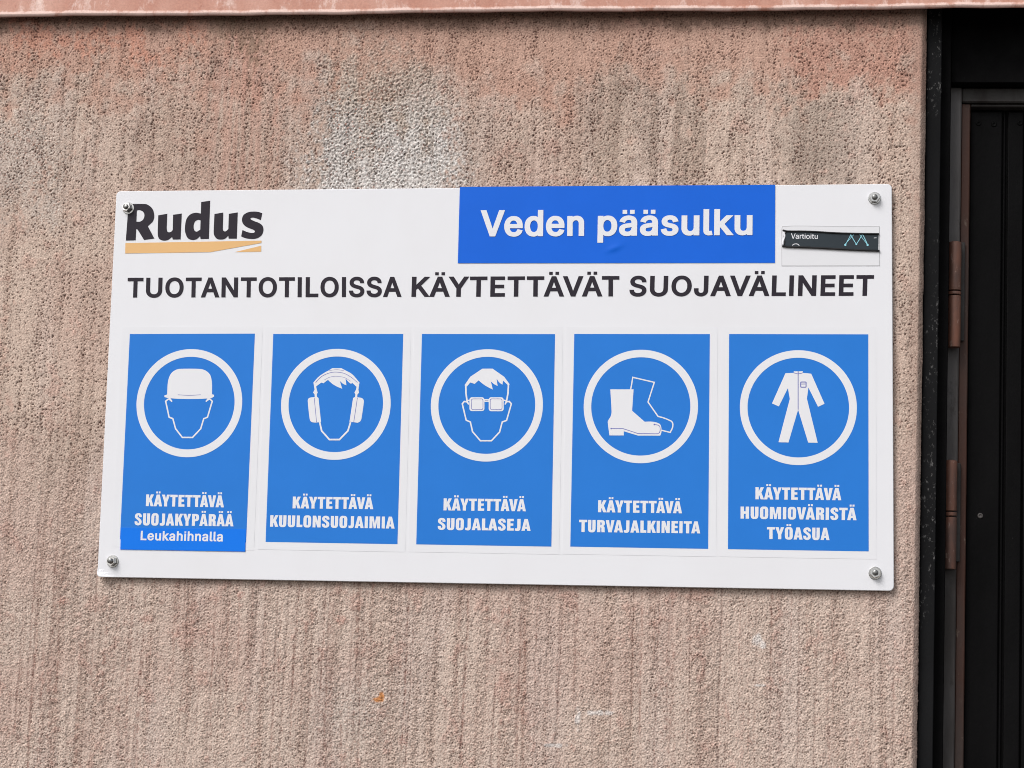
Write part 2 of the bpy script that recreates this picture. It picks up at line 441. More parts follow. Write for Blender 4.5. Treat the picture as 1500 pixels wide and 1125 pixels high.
# further left and further down the same relief goes on, mirrored and at half the density
kx = np.arange(230, 0, -1)
cx = np.concatenate([[-2.8, -2.2], -0.88 - 2 * STEP * kx]); pre = len(cx)
ci = np.concatenate([[460, 460], 2 * kx])
post_y = np.array([0.12, 0.2, 0.3])
def rows(idx_z, zvals, mean=None):
    Hs = H[idx_z]; Cs = col[idx_z]
    if mean is not None: Cs = np.broadcast_to(mean, Cs.shape); Hs = Hs * 0.2
    left = Cs[:, ci]
    n = len(zvals)
    V = np.zeros((n, pre + nx + 3, 3)); K = np.ones((n, pre + nx + 3, 4))
    V[:, :pre, 0] = cx; V[:, :pre, 1] = -Hs[:, ci]
    K[:, :pre, :3] = left
    V[:, pre:pre + nx, 0] = base[:, 0] + nrm[:, 0] * Hs
    V[:, pre:pre + nx, 1] = base[:, 1] + nrm[:, 1] * Hs
    K[:, pre:pre + nx, :3] = Cs
    V[:, pre + nx:, 0] = X_ED; V[:, pre + nx:, 1] = post_y
    K[:, pre + nx:, :3] = Cs[:, -1:]
    V[:, :, 2] = np.asarray(zvals)[:, None]
    return V, K
kz = np.arange(130, 0, -1); zb = np.concatenate([[0, .45], 1.24 - 2 * STEP * kz]); bi = np.concatenate([[260, 260], 2 * kz]); zt = np.arange(2.60, 3.3, 0.04)
Vb, Kb = rows(bi, zb)
Vm, Km = rows(np.arange(nz), zf)
Vt, Kt = rows((np.arange(len(zt)) * 31) % nz, zt, col[-120:].mean(0))
V = np.concatenate([Vb, Vm, Vt]); K = np.concatenate([Kb, Km, Kt])
nr, nc = V.shape[:2]
i0 = (np.arange(nr - 1)[:, None] * nc + np.arange(nc - 1)[None, :]).ravel()
quads = np.stack([i0, i0 + 1, i0 + nc + 1, i0 + nc], -1).astype(np.int32)
wall_me = bpy.data.meshes.new('concrete_wall')
wall_me.vertices.add(nr * nc)
wall_me.vertices.foreach_set('co', V.reshape(-1).astype(np.float32))
wall_me.loops.add(quads.size); wall_me.loops.foreach_set('vertex_index', quads.ravel())
wall_me.polygons.add(len(quads))
wall_me.polygons.foreach_set('loop_start', (np.arange(len(quads)) * 4).astype(np.int32))
wall_me.polygons.foreach_set('loop_total', np.full(len(quads), 4, np.int32))
wall_me.update(calc_edges=True)
wall_me.polygons.foreach_set('use_smooth', np.ones(len(quads), bool))
ca_ = wall_me.color_attributes.new('tint', 'FLOAT_COLOR', 'POINT')
ca_.data.foreach_set('color', K.reshape(-1).astype(np.float32))
wall_me.materials.append(WALLM)
wall = bpy.data.objects.new('concrete_wall', wall_me)
COL.objects.link(wall)
tag(wall, 'rough pinkish beige rendered wall with rain streaks that carries the white sign', 'wall')

ground = obj('ground', [(-9, -14, 0), (9, -14, 0), (9, 0.4, 0), (-9, 0.4, 0)], [(0, 1, 2, 3)], GROUND)
tag(ground, 'plain grey gravel ground in front of the wall', kind='structure')
GLYPHS = {'A':(480,[[16,0,201,509,276,509,463,0,395,0,287,302,264,372,232,478,245,478,213,371,191,302,85,0],[110,142,110,199,370,199,370,142]]),'E':(419,[[60,0,60,509,372,509,372,452,125,452,125,286,355,286,355,229,125,229,125,57,375,57,375,0]]),'H':(517,[[60,0,60,509,125,509,125,289,392,289,392,509,457,509,457,0,392,0,392,232,125,232,125,0]]),'I':(300,[[31,0,31,57,118,57,118,452,31,452,31,509,269,509,269,452,183,452,183,57,269,57,269,0]]),'J':(396,[[185,-7,143,-2,106,11,75,33,52,63,38,100,33,145,33,173,98,173,98,145,100,117,108,93,122,74,139,61,160,53,185,50,209,53,230,61,248,74,261,93,269,117,272,145,272,509,336,509,336,145,332,100,318,63,294,33,263,11,227,-2]]),'K':(467,[[104,145,104,216,139,261,174,303,212,344,364,509,448,509,231,276,228,276],[60,0,60,509,125,509,125,334,124,225,125,193,125,0],[372,0,188,259,228,309,449,0]]),'L':(393,[[60,0,60,509,125,509,125,57,361,57,361,0]]),'M':(628,[[60,0,60,509,152,509,277,187,287,159,299,123,311,84,322,49,307,49,318,83,330,121,342,158,352,187,476,509,568,509,568,0,504,0,504,291,504,327,505,369,506,413,507,457,513,457,498,409,482,363,467,322,456,291,342,0,286,0,170,291,159,321,145,361,129,408,112,457,119,457,120,416,121,372,122,328,122,291,122,0]]),'N':(523,[[60,0,60,509,136,509,343,183,363,151,388,107,414,55,405,54,401,108,399,157,399,195,399,509,463,509,463,0,387,0,202,290,177,331,148,381,108,452,119,454,122,384,124,328,125,291,125,0]]),'O':(533,[[267,-7,225,-3,186,7,150,25,119,49,92,79,70,115,53,157,44,203,40,254,44,305,53,352,70,393,92,429,119,459,150,484,186,501,225,512,267,516,309,512,348,501,384,484,415,459,442,429,464,393,480,352,490,305,493,254,490,203,480,157,464,115,442,79,415,49,384,25,348,7,309,-3],[267,53,296,55,324,63,349,76,372,94,392,116,408,144,420,176,428,213,430,254,428,295,420,332,408,365,392,392,372,415,349,433,324,446,296,453,267,456,237,453,210,445,184,433,161,415,142,392,125,364,113,332,106,295,103,254,106,213,113,176,125,144,142,117,161,94,184,76,210,63,237,55]]),'P':(445,[[60,0,60,509,235,509,272,506,305,499,332,487,356,471,375,452,390,430,400,404,407,377,409,348,407,318,400,291,390,265,375,243,356,223,332,207,305,195,272,188,235,186,109,186,109,242,233,242,257,244,279,248,297,256,312,266,324,279,333,294,339,310,343,328,344,348,343,367,339,385,333,402,324,416,312,428,297,439,279,446,257,451,232,452,125,452,125,0]]),'R':(449,[[60,0,60,509,236,509,273,506,305,500,333,489,356,473,376,455,390,433,401,408,407,381,409,352,407,323,401,296,390,271,376,250,356,232,333,217,305,206,273,200,236,198,96,198,96,255,234,255,258,256,280,260,298,267,313,276,325,287,334,300,340,316,344,333,345,352,344,371,340,389,334,405,325,419,313,430,298,440,279,446,258,451,233,452,125,452,125,0],[353,0,230,229,303,229,428,0]]),'S':(447,[[224,-9,188,-7,156,-1,128,9,102,23,81,40,64,60,51,83,42,109,38,137,104,137,108,118,114,102,123,88,136,76,150,66,166,59,185,53,204,50,224,49,246,50,267,54,286,60,303,69,317,79,329,92,338,106,344,122,346,139,344,154,340,168,332,179,322,189,310,197,296,205,245,222,184,239,145,253,112,269,86,289,67,313,56,341,52,372,54,400,62,425,75,448,92,468,113,484,138,498,165,508,195,514,227,516,259,514,289,508,316,498,340,484,360,468,377,449,390,427,398,403,401,378,337,378,332,402,320,421,302,437,280,449,254,456,225,459,204,457,185,454,167,448,152,440,139,430,129,418,121,405,117,391,115,376,117,359,122,345,131,334,142,324,155,315,169,308,212,293,264,279,312,264,328,256,344,248,359,238,372,226,384,213,395,198,402,180,407,161,408,139,406,112,399,87,386,64,370,43,349,25,323,11,294,0,261,-7]]),'T':(449,[[32,452,32,509,417,509,417,452,257,452,257,0,193,0,193,452]]),'U':(517,[[259,-8,220,-6,186,2,154,15,126,33,103,55,85,80,71,108,63,140,60,173,60,509,124,509,124,178,126,155,132,133,141,113,153,95,169,80,187,68,208,59,232,53,259,52,285,53,309,59,331,68,349,80,364,95,377,113,385,133,391,155,393,178,393,509,457,509,457,173,454,140,446,108,433,80,414,55,391,33,363,15,332,2,297,-6]]),'V':(480,[[204,0,16,509,84,509,192,206,215,137,248,31,235,31,267,138,290,206,395,509,463,509,278,0]]),'Y':(472,[[203,0,203,208,16,509,91,509,192,344,222,292,250,230,224,230,251,293,280,344,381,509,455,509,268,208,268,0]]),'a':(389,[[160,-9,137,-7,115,-3,94,5,76,15,60,29,48,45,38,63,32,84,30,108,32,128,36,146,43,161,53,174,64,184,78,193,92,200,108,206,125,211,178,220,234,227,247,229,257,231,265,235,271,240,274,246,276,255,276,257,275,272,272,285,267,297,260,307,251,315,240,322,227,327,212,330,196,331,178,330,163,327,149,322,137,316,127,309,118,301,110,292,104,283,100,274,41,291,51,313,64,331,79,346,95,358,114,368,133,375,153,380,173,383,194,384,208,384,223,382,239,379,255,375,271,369,286,360,300,350,312,336,322,320,330,301,335,278,337,251,337,0,277,0,277,52,272,52,267,43,260,34,252,25,242,16,229,8,215,1,199,-4,181,-7],[170,45,192,47,211,51,228,59,242,68,254,80,263,93,270,108,274,122,276,138,276,190,272,187,267,184,259,182,231,176,200,171,175,168,134,159,122,153,112,147,103,139,97,130,93,118,92,105,93,93,96,82,102,72,109,64,119,57,130,52,142,48,156,46]]),'d':(424,[[195,-8,165,-6,137,3,111,16,89,34,70,57,55,84,43,116,36,151,34,189,36,227,43,261,55,293,70,320,89,342,112,361,137,374,165,382,196,384,218,383,237,379,253,373,267,364,278,355,287,346,306,319,311,319,311,509,372,509,372,0,313,0,313,59,307,59,287,31,277,21,266,12,252,4,236,-3,217,-7],[205,47,226,49,246,55,263,65,278,78,290,95,299,115,306,138,310,162,312,189,310,216,306,241,300,263,290,282,278,299,263,312,246,322,227,328,205,330,182,328,162,322,145,311,130,298,118,281,108,261,102,239,98,215,96,189,98,163,102,139,109,117,118,97,130,80,145,66,162,55,182,49]]),'e':(404,[[212,-8,177,-5,145,3,117,16,92,35,72,58,56,85,44,116,37,150,34,187,36,224,44,258,55,290,71,317,91,340,115,359,142,373,172,382,205,384,226,383,246,380,266,374,285,366,303,355,319,341,334,324,347,305,357,282,365,256,370,227,371,194,371,169,75,169,75,221,338,221,310,202,308,226,304,248,298,269,288,286,277,301,263,314,246,323,227,328,205,330,183,328,164,323,146,313,131,301,119,286,109,270,102,251,97,231,96,211,96,178,98,151,102,127,110,106,121,88,135,73,151,61,169,53,190,48,212,46,227,47,241,49,254,53,265,58,276,65,285,73,294,82,300,93,306,105,365,91,358,72,348,55,335,39,320,26,302,14,283,4,261,-3,237,-7]]),'h':(410,[[114,227,114,0,53,0,53,509,114,509,114,287,102,287,116,319,132,344,152,362,175,374,200,382,227,384,252,383,275,377,295,369,313,356,328,340,341,321,350,298,355,271,357,240,357,0,296,0,296,235,293,263,286,286,273,304,256,318,235,326,210,329,192,328,176,324,161,317,147,308,136,297,126,283,119,266,115,248]]),'i':(167,[[53,0,53,379,114,379,114,0],[84,443,73,444,63,448,54,455,47,463,43,472,41,483,43,494,47,504,54,512,63,518,73,522,84,524,95,522,105,518,114,512,121,504,125,494,126,483,125,472,121,463,114,455,105,448,95,444]]),'k':(381,[[110,137,110,212,121,212,284,379,360,379,184,199,177,199],[53,0,53,509,114,509,114,0],[294,0,148,186,191,229,372,0]]),'l':(189,[[139,-2,112,0,91,8,74,20,62,37,55,59,53,84,53,509,114,509,114,99,114,83,117,71,120,62,126,57,135,53,146,52,160,53,170,54,181,3,162,-1]]),'n':(410,[[114,227,114,0,53,0,53,379,112,379,112,287,102,287,116,319,132,344,152,362,175,374,200,382,227,384,252,383,275,377,295,369,313,356,328,340,341,321,350,298,355,271,357,240,357,0,296,0,296,235,293,263,286,286,273,304,256,318,235,326,210,329,192,328,176,324,161,317,147,308,136,297,126,283,119,266,115,248]]),'o':(415,[[207,-8,174,-5,144,3,117,16,93,35,72,58,56,85,44,116,37,150,34,187,37,225,44,260,56,291,72,318,93,341,117,360,144,374,174,382,207,384,241,382,271,374,299,360,323,341,343,318,359,291,371,260,379,225,381,187,379,150,371,116,359,85,343,58,323,35,299,16,271,3,241,-5],[207,46,231,49,252,55,270,66,285,80,298,97,307,117,314,139,318,163,319,187,318,212,314,236,307,258,298,278,285,296,270,310,252,321,231,328,207,330,184,328,163,321,145,310,130,296,118,278,108,258,102,236,98,212,96,187,98,163,102,139,108,117,118,97,130,80,145,66,163,55,184,49]]),'p':(424,[[53,-143,53,379,112,379,112,319,118,319,137,346,147,355,158,364,171,373,188,379,207,383,229,384,259,382,287,374,313,361,335,342,354,320,370,293,381,261,388,227,390,189,388,151,381,116,370,84,355,57,336,34,313,16,288,3,260,-6,229,-8,208,-7,189,-3,173,4,159,12,147,21,138,31,118,59,114,59,114,-143],[220,47,242,49,262,55,279,66,294,80,306,97,316,117,323,139,327,163,328,189,327,215,323,239,316,261,307,281,295,298,280,311,262,322,243,328,220,330,198,328,178,322,161,312,147,299,134,282,125,263,118,241,114,216,113,189,114,162,118,138,125,115,135,95,147,78,162,65,179,55,198,49]]),'r':(259,[[53,0,53,379,112,379,112,321,115,321,124,339,137,354,152,367,171,377,191,383,213,385,229,384,243,384,243,322,230,324,207,326,190,324,174,321,159,315,146,306,135,296,126,284,119,269,115,254,114,237,114,0]]),'s':(365,[[182,-8,157,-7,133,-3,112,3,93,12,76,24,62,38,50,54,41,73,36,94,94,107,101,87,111,72,124,60,141,52,160,47,181,45,206,47,227,53,244,62,258,74,265,88,268,103,266,115,262,126,254,136,243,144,229,150,212,155,149,170,118,180,92,192,72,208,58,227,50,249,47,274,49,295,55,314,65,332,79,347,95,360,115,370,137,378,161,383,187,384,212,383,234,379,254,372,271,363,286,352,299,339,309,324,318,308,324,290,268,277,262,291,254,304,243,316,228,325,210,331,187,333,166,331,147,326,131,317,119,305,111,292,109,277,110,264,115,253,124,243,136,235,152,229,172,223,229,209,261,200,287,187,306,171,320,153,328,131,331,107,329,85,323,65,312,47,298,31,281,18,260,6,236,-2,210,-7]]),'t':(227,[[204,379,204,327,6,327,6,379],[65,471,126,471,126,98,127,83,130,70,136,61,144,55,156,51,170,50,185,51,202,54,213,2,192,-3,168,-4,138,-1,113,7,92,21,77,41,68,64,65,93]]),'u':(410,[[182,-5,158,-3,135,2,115,11,97,23,82,39,69,59,60,82,54,109,53,139,53,379,114,379,114,144,116,117,124,94,137,75,154,61,175,53,200,50,218,51,234,55,249,62,263,71,274,83,283,97,290,113,295,132,296,153,296,379,357,379,357,0,298,0,298,92,307,92,294,60,277,35,257,17,234,5,209,-3]]),'Ä':(480,[[16,0,201,509,276,509,463,0,395,0,287,302,264,372,232,478,245,478,213,371,191,302,85,0],[110,142,110,199,370,199,370,142],[312,572,301,574,292,577,283,584,276,592,272,602,271,612,272,623,276,633,283,641,292,648,301,651,312,653,322,651,332,648,340,641,347,633,351,623,352,612,351,602,347,592,340,584,332,577,322,574],[168,572,157,574,148,577,139,584,133,592,129,602,127,612,129,623,133,633,139,641,148,648,157,651,168,653,179,651,188,648,196,641,203,633,207,623,208,612,207,602,203,592,196,584,188,577,179,574]]),'Ö':(533,[[267,-7,225,-3,186,7,150,25,119,49,92,79,70,115,53,157,44,203,40,254,44,305,53,352,70,393,92,429,119,459,150,484,186,501,225,512,267,516,309,512,348,501,384,484,415,459,442,429,464,393,480,352,490,305,493,254,490,203,480,157,464,115,442,79,415,49,384,25,348,7,309,-3],[267,53,296,55,324,63,349,76,372,94,392,116,408,144,420,176,428,213,430,254,428,295,420,332,408,365,392,392,372,415,349,433,324,446,296,453,267,456,237,453,210,445,184,433,161,415,142,392,125,364,113,332,106,295,103,254,106,213,113,176,125,144,142,117,161,94,184,76,210,63,237,55],[339,572,328,574,319,577,310,584,304,592,300,602,298,612,300,623,304,633,310,641,319,648,328,651,339,653,350,651,359,648,368,641,374,633,378,623,379,612,378,602,374,592,368,584,359,577,350,574],[195,572,185,574,175,577,167,584,160,592,156,602,155,612,156,623,160,633,167,641,175,648,185,651,195,653,206,651,215,648,224,641,230,633,234,623,236,612,234,602,230,592,224,584,215,577,206,574]]),'ä':(389,[[160,-9,137,-7,115,-3,94,5,76,15,60,29,48,45,38,63,32,84,30,108,32,128,36,146,43,161,53,174,64,184,78,193,92,200,108,206,125,211,178,220,234,227,247,229,257,231,265,235,271,240,274,246,276,255,276,257,275,272,272,285,267,297,260,307,251,315,240,322,227,327,212,330,196,331,178,330,163,327,149,322,137,316,127,309,118,301,110,292,104,283,100,274,41,291,51,313,64,331,79,346,95,358,114,368,133,375,153,380,173,383,194,384,208,384,223,382,239,379,255,375,271,369,286,360,300,350,312,336,322,320,330,301,335,278,337,251,337,0,277,0,277,52,272,52,267,43,260,34,252,25,242,16,229,8,215,1,199,-4,181,-7],[170,45,192,47,211,51,228,59,242,68,254,80,263,93,270,108,274,122,276,138,276,190,272,187,267,184,259,182,231,176,200,171,175,168,134,159,122,153,112,147,103,139,97,130,93,118,92,105,93,93,96,82,102,72,109,64,119,57,130,52,142,48,156,46],[261,443,251,444,241,448,233,455,226,463,222,472,221,483,222,494,226,503,233,512,241,518,251,522,261,523,272,522,281,518,290,512,296,503,300,494,301,483,300,472,296,463,290,455,281,448,272,444],[117,443,107,444,97,448,89,455,82,463,78,472,77,483,78,494,82,503,89,512,97,518,107,522,117,523,128,522,138,518,146,512,152,503,156,494,158,483,156,472,152,463,146,455,138,448,128,444]])}
# ---------------------------------------------------------------- lettering
GLYPHS['I'] = (190, [[63, 0, 63, 509, 127, 509, 127, 0]])
KERN = {}
for p in ('TA', 'AT', 'TÄ', 'ÄT', 'AV', 'VA', 'ÄV', 'VÄ', 'AY', 'YA', 'ÄY', 'KÄ', 'PÄ', 'LA', 'YÖ', 'KY', 'Ve', 'Va', 'TY', 'OV'):
    KERN[p] = {'Ve': -28, 'Va': -28, 'KÄ': -6, 'LA': 6, 'TY': 6, 'YÖ': -14, 'KY': -12, 'OV': -8, 'PÄ': -45}.get(p, -38)

def offset_loop(pts, ox, oy):
    p = [pts[0]]
    for q in pts[1:]:
        if abs(q[0] - p[-1][0]) + abs(q[1] - p[-1][1]) > 0.5: p.append(q)
    if abs(p[0][0] - p[-1][0]) + abs(p[0][1] - p[-1][1]) <= 0.5: p.pop()
    a = np.array(p, float) / (ox, oy)
    d = np.roll(a, -1, 0) - a
    d /= np.linalg.norm(d, axis=1)[:, None]
    n2 = np.stack([-d[:, 1], d[:, 0]], -1); n1 = np.roll(n2, 1, 0)
    k = np.clip(1 + (n1 * n2).sum(1), 0.45, None)[:, None]
    return (a + (n1 + n2) / k) * (ox, oy)

def is_dot(l):
    ys = l[1::2]; xs = l[0::2]
    return len(l) >= 24 and max(ys) - min(ys) < 110

def layout(text, ox, oy, track, dot):
    """list of (glyph loops) in font units; dot = (half width, half height, half spacing, lift)"""
    x = 0; out = []
    prev = ''
    for ch in text:
        if ch == ' ':
            x += 165 + track; prev = ''; continue
        x += KERN.get(prev + ch, 0)
        adv, loops = GLYPHS[ch]
        L = []
        dots = [l for l in loops if is_dot(l)]
        for l in loops:
            if is_dot(l):
                cx = (max(l[0::2]) + min(l[0::2])) / 2; cyy = (max(l[1::2]) + min(l[1::2])) / 2
                if len(dots) == 2:
                    mid_ = sum((max(k[0::2]) + min(k[0::2])) / 2 for k in dots) / 2
                    cx = mid_ + (dot[2] if cx > mid_ else -dot[2])
                    hw = dot[0]
                else:
                    hw = 30.5 + ox
                cyy += dot[3]
                hh = dot[1]
                L.append(np.array([(cx - hw, cyy - hh), (cx - hw, cyy + hh), (cx + hw, cyy + hh), (cx + hw, cyy - hh)]))
            else:
                L.append(offset_loop(list(zip(l[0::2], l[1::2])), ox, oy))
        out.append([a + (x, 0) for a in L])
        x += adv + track
        prev = ch
    return out

def winding(pts, poly):
    """winding number of poly round every point"""
    x, y = pts[:, 0][:, None], pts[:, 1][:, None]
    a = poly; b = np.roll(poly, -1, 0)
    up = (a[None, :, 1] <= y) & (b[None, :, 1] > y)
    dn = (a[None, :, 1] > y) & (b[None, :, 1] <= y)
    cr = (b[None, :, 0] - a[None, :, 0]) * (y - a[None, :, 1]) - (x - a[None, :, 0]) * (b[None, :, 1] - a[None, :, 1])
    return (up & (cr > 0)).sum(1) - (dn & (cr < 0)).sum(1)

def fill(shapes, rule='evenodd', extra=None):
    """union of shapes (each a list of closed loops) -> 2-D verts, triangles"""
    vs, es = [], []
    for sh in shapes:
        for l in sh:
            k = len(vs); n = len(l)
            vs += [Vector((float(p[0]), float(p[1]))) for p in l]
            es += [(k + i, k + (i + 1) % n) for i in range(n)]
    if extra is not None: vs += [Vector(p) for p in extra]
    r = geometry.delaunay_2d_cdt(vs, es, [], 0, 1e-4)
    v = np.array([(p.x, p.y) for p in r[0]]); f = np.array([t for t in r[2]])
    c = v[f].mean(1)
    ins = np.zeros(len(f), bool)
    for sh in shapes:
        w = sum(winding(c, np.asarray(l, float)) for l in sh)
        if rule == 'evenodd':
            w = sum(np.abs(winding(c, np.asarray(l, float))) for l in sh) % 2
        ins |= w != 0
    f = f[ins]
    used = np.unique(f); rem = -np.ones(len(v), int); rem[used] = np.arange(len(used))
    return v[used], rem[f]

def curve(pts, seg=4, closed=True):
    """points (x, y) are corners, (x, y, 1) are smooth"""
    n = len(pts); out = []
    def tan(i):
        if len(pts[i]) < 3: return None
        a, b = pts[(i - 1) % n], pts[(i + 1) % n]
        if not closed and (i == 0 or i == n - 1): return None
        return np.array([b[0] - a[0], b[1] - a[1]], float) / 2
    for i in range(n if closed else n - 1):
        j = (i + 1) % n
        p, q = np.array(pts[i][:2], float), np.array(pts[j][:2], float)
        m0, m1 = tan(i), tan(j)
        if m0 is None and m1 is None:
            out.append(p); continue
        L = np.linalg.norm(q - p)
        cl = lambda v_: v_ * min(1, L * 1.2 / (np.linalg.norm(v_) + 1e-9))
        m0 = (q - p) if m0 is None else cl(m0); m1 = (q - p) if m1 is None else cl(m1)
        for k in range(seg):
            t = k / seg
            out.append((2*t**3-3*t**2+1)*p + (t**3-2*t**2+t)*m0 + (-2*t**3+3*t**2)*q + (t**3-t**2)*m1)
    if not closed: out.append(np.array(pts[-1][:2], float))
    return np.array(out)

def stroke(pts, w, closed=False, seg=4):
    """outline of a line of width w with mitred joints"""
    a = curve(pts, seg, closed)
    if closed:
        d2 = np.roll(a, -1, 0) - a
    else:
        d2 = np.vstack([a[1:] - a[:-1], a[-1:] - a[-2:-1]])
    d2 = d2 / np.linalg.norm(d2, axis=1)[:, None]
    d1 = np.roll(d2, 1, 0)
    if not closed: d1[0] = d2[0]
    n1 = np.stack([-d1[:, 1], d1[:, 0]], -1); n2 = np.stack([-d2[:, 1], d2[:, 0]], -1)
    k = np.clip(1 + (n1 * n2).sum(1), 0.5, None)[:, None]
    off = (n1 + n2) / k * w / 2
    if closed: return [a + off, a - off]
    return [np.vstack([a + off, (a - off)[::-1]])]

# sign plane: Y a little in front of the plate for every layer of film
def SP(p, lift=0.0):
    return P(p[0], p[1], SIGN_Y - lift)

def print_obj(name, shapes, to_px_, lift, mat, parent, rule='evenodd'):
    v, f = fill(shapes, rule)
    w = [SP(to_px_(p), lift) for p in v]
    fl = []
    for t in f:
        a, b, c = (np.array(w[i]) for i in t)
        fl.append(tuple(int(i) for i in (t if np.cross(b - a, c - a)[1] < 0 else t[::-1])))
    return obj(name, w, fl, mat, parent)

def text_obj(text, box, lift, mat, parent, ox, oy, dot, track=0, name='lettering'):
    """box = photograph points of the cap-height box: base left, base right, top right, top left"""
    gl = layout(text, ox, oy, track, dot)
    allp = np.vstack([l for g in gl for l in g])
    x0, x1 = allp[:, 0].min(), allp[:, 0].max()
    BL, BR, TR, TL = (np.array(b, float) for b in box)
    def mp(p):
        u = (p[0] - x0) / (x1 - x0); v = (p[1] + oy) / (509 + 2 * oy)
        return (BL * (1 - u) + BR * u) * (1 - v) + (TL * (1 - u) + TR * u) * v
    return print_obj(name, gl, mp, lift, mat, parent, 'nonzero')
# condensed heavy capitals of the sticker captions, cap height 100: (ink width, left gap, right gap, contours)
_O_out = [(0, 50, 1), (0, 74, 1), (5, 92, 1), (18, 101, 1), (33, 102, 1), (48, 101, 1), (61, 92, 1), (66, 74, 1), (66, 50, 1), (66, 26, 1), (61, 8, 1), (48, -1, 1), (33, -2, 1), (18, -1, 1), (5, 8, 1), (0, 26, 1)]
_O_in = [(27, 50), (27, 77, 1), (29, 82, 1), (33, 84, 1), (37, 82, 1), (39, 77, 1), (39, 50), (39, 23, 1), (37, 18, 1), (33, 16, 1), (29, 18, 1), (27, 23, 1)]
_A = [[(0, 0), (24, 100), (52, 100), (76, 0), (49, 0), (46, 17), (30, 17), (27, 0)], [(33, 34), (43, 34), (38, 70)]]
NARROW = {
    'A': (76, 1, 1, _A), 'Ä': (76, 1, 1, _A), 'O': (66, 6, 6, [_O_out, _O_in]), 'Ö': (66, 6, 6, [_O_out, _O_in]),
    'K': (70, 7, 0, [[(0, 0), (0, 100), (27, 100), (27, 64), (43, 100), (70, 100), (49, 56), (71, 0), (43, 0), (31, 36), (27, 28), (27, 0)]]),
    'V': (74, 1, 1, [[(0, 100), (28, 100), (37.5, 34), (47, 100), (74, 100), (51, 0), (23, 0)]]),
    'Y': (73, 1, 1, [[(0, 100), (28, 100), (37, 62), (46, 100), (73, 100), (50, 38), (50, 0), (23, 0), (23, 38)]]),
    'T': (67, 2, 2, [[(0, 100), (67, 100), (67, 80), (47, 80), (47, 0), (20, 0), (20, 80), (0, 80)]]),
    'E': (55, 7, 4, [[(0, 0), (0, 100), (54, 100), (54, 80), (27, 80), (27, 61), (51, 61), (51, 42), (27, 42), (27, 20), (55, 20), (55, 0)]]),
    'L': (50, 7, 2, [[(0, 0), (0, 100), (27, 100), (27, 21), (50, 21), (50, 0)]]),
    'H': (68, 7, 7, [[(0, 0), (0, 100), (27, 100), (27, 61), (41, 61), (41, 100), (68, 100), (68, 0), (41, 0), (41, 40), (27, 40), (27, 0)]]),
    'I': (27, 7, 7, [[(0, 0), (0, 100), (27, 100), (27, 0)]]),
    'N': (69, 7, 7, [[(0, 0), (0, 100), (28, 100), (44, 52), (44, 100), (69, 100), (69, 0), (42, 0), (25, 50), (25, 0)]]),
    'M': (91, 7, 7, [[(0, 0), (0, 100), (34, 100), (45.5, 40), (57, 100), (91, 100), (91, 0), (66, 0), (66, 64), (54, 0), (37, 0), (25, 64), (25, 0)]]),
    'P': (63, 7, 3, [[(0, 0), (0, 100), (38, 100), (57, 93, 1), (63, 77, 1), (63, 62, 1), (56, 45, 1), (38, 39), (27, 39), (27, 0)], [(27, 81), (33, 81), (37, 76, 1), (37, 64, 1), (33, 58), (27, 58)]]),
    'R': (66, 7, 4, [[(0, 0), (0, 100), (39, 100), (58, 94, 1), (64, 79, 1), (64, 66, 1), (60, 56, 1), (51, 50), (60, 45, 1), (62.5, 34, 1), (63, 10, 1), (66, 0), (38, 0), (36, 10, 1), (36, 30, 1), (33, 38), (27, 39), (27, 0)], [(27, 81), (33, 81), (37, 76, 1), (37, 63, 1), (33, 58), (27, 58)]]),
    'U': (63, 6, 6, [[(0, 100), (27, 100), (27, 26), (28.5, 18, 1), (31.5, 16, 1), (34.5, 18, 1), (36, 26), (36, 100), (63, 100), (63, 26), (58, 8, 1), (45, -1, 1), (31.5, -2, 1), (18, -1, 1), (5, 8, 1), (0, 26)]]),
    'J': (50, 2, 7, [[(23, 100), (50, 100), (50, 24), (46, 7, 1), (35, -1, 1), (20, -2, 1), (4, 1), (4, 21), (14, 19, 1), (21, 21, 1), (23, 29)]]),
}
def _s_glyph():
    k = 18.5 / 25
    pth = [(50, 68), (50.5, 77, 1), (45, 88, 1), (32, 92, 1), (18, 87, 1), (13, 75, 1), (17, 64, 1), (32, 53, 1), (46, 41, 1), (51, 27, 1), (46, 13, 1), (32, 7.5, 1), (17, 12, 1), (12.5, 23, 1), (13, 32)]
    o = stroke([(p[0] * k, *p[1:]) for p in pth], 18.5, False, 5)[0]
    return o / (k, 1)
NARROW['S'] = (64, 4, 5, None)

def caption_text(text, box, lift, mat, parent):
    x = 0; shapes = []
    for i, ch in enumerate(text):
        w, l, r_, cs = NARROW[ch]
        if i and text[i - 1] + ch in ('AV', 'VA', 'ÄV', 'VÄ', 'TA', 'TÄ', 'AT', 'YA', 'AY', 'ÄY', 'ÄT'): x -= 6
        if i: x += l
        shapes.append([(_s_glyph() if cs is None else None)] if cs is None else [curve(c, 3) for c in cs])
        shapes[-1] = [a + (x, 0) for a in shapes[-1]]
        if ch in 'ÄÖ':
            c = x + w / 2
            for d in (-11.5, 11.5):
                shapes.append([np.array([(c + d - 8, 110), (c + d + 8, 110), (c + d + 8, 126), (c + d - 8, 126)])])
        x += w + r_
    W_ = x - r_
    BL, BR, TR, TL = (np.array(b, float) for b in box)
    def mp(p):
        u = p[0] / W_; v = p[1] / 100
        return (BL * (1 - u) + BR * u) * (1 - v) + (TL * (1 - u) + TR * u) * v
    return print_obj('lettering', shapes, mp, lift, mat, parent)

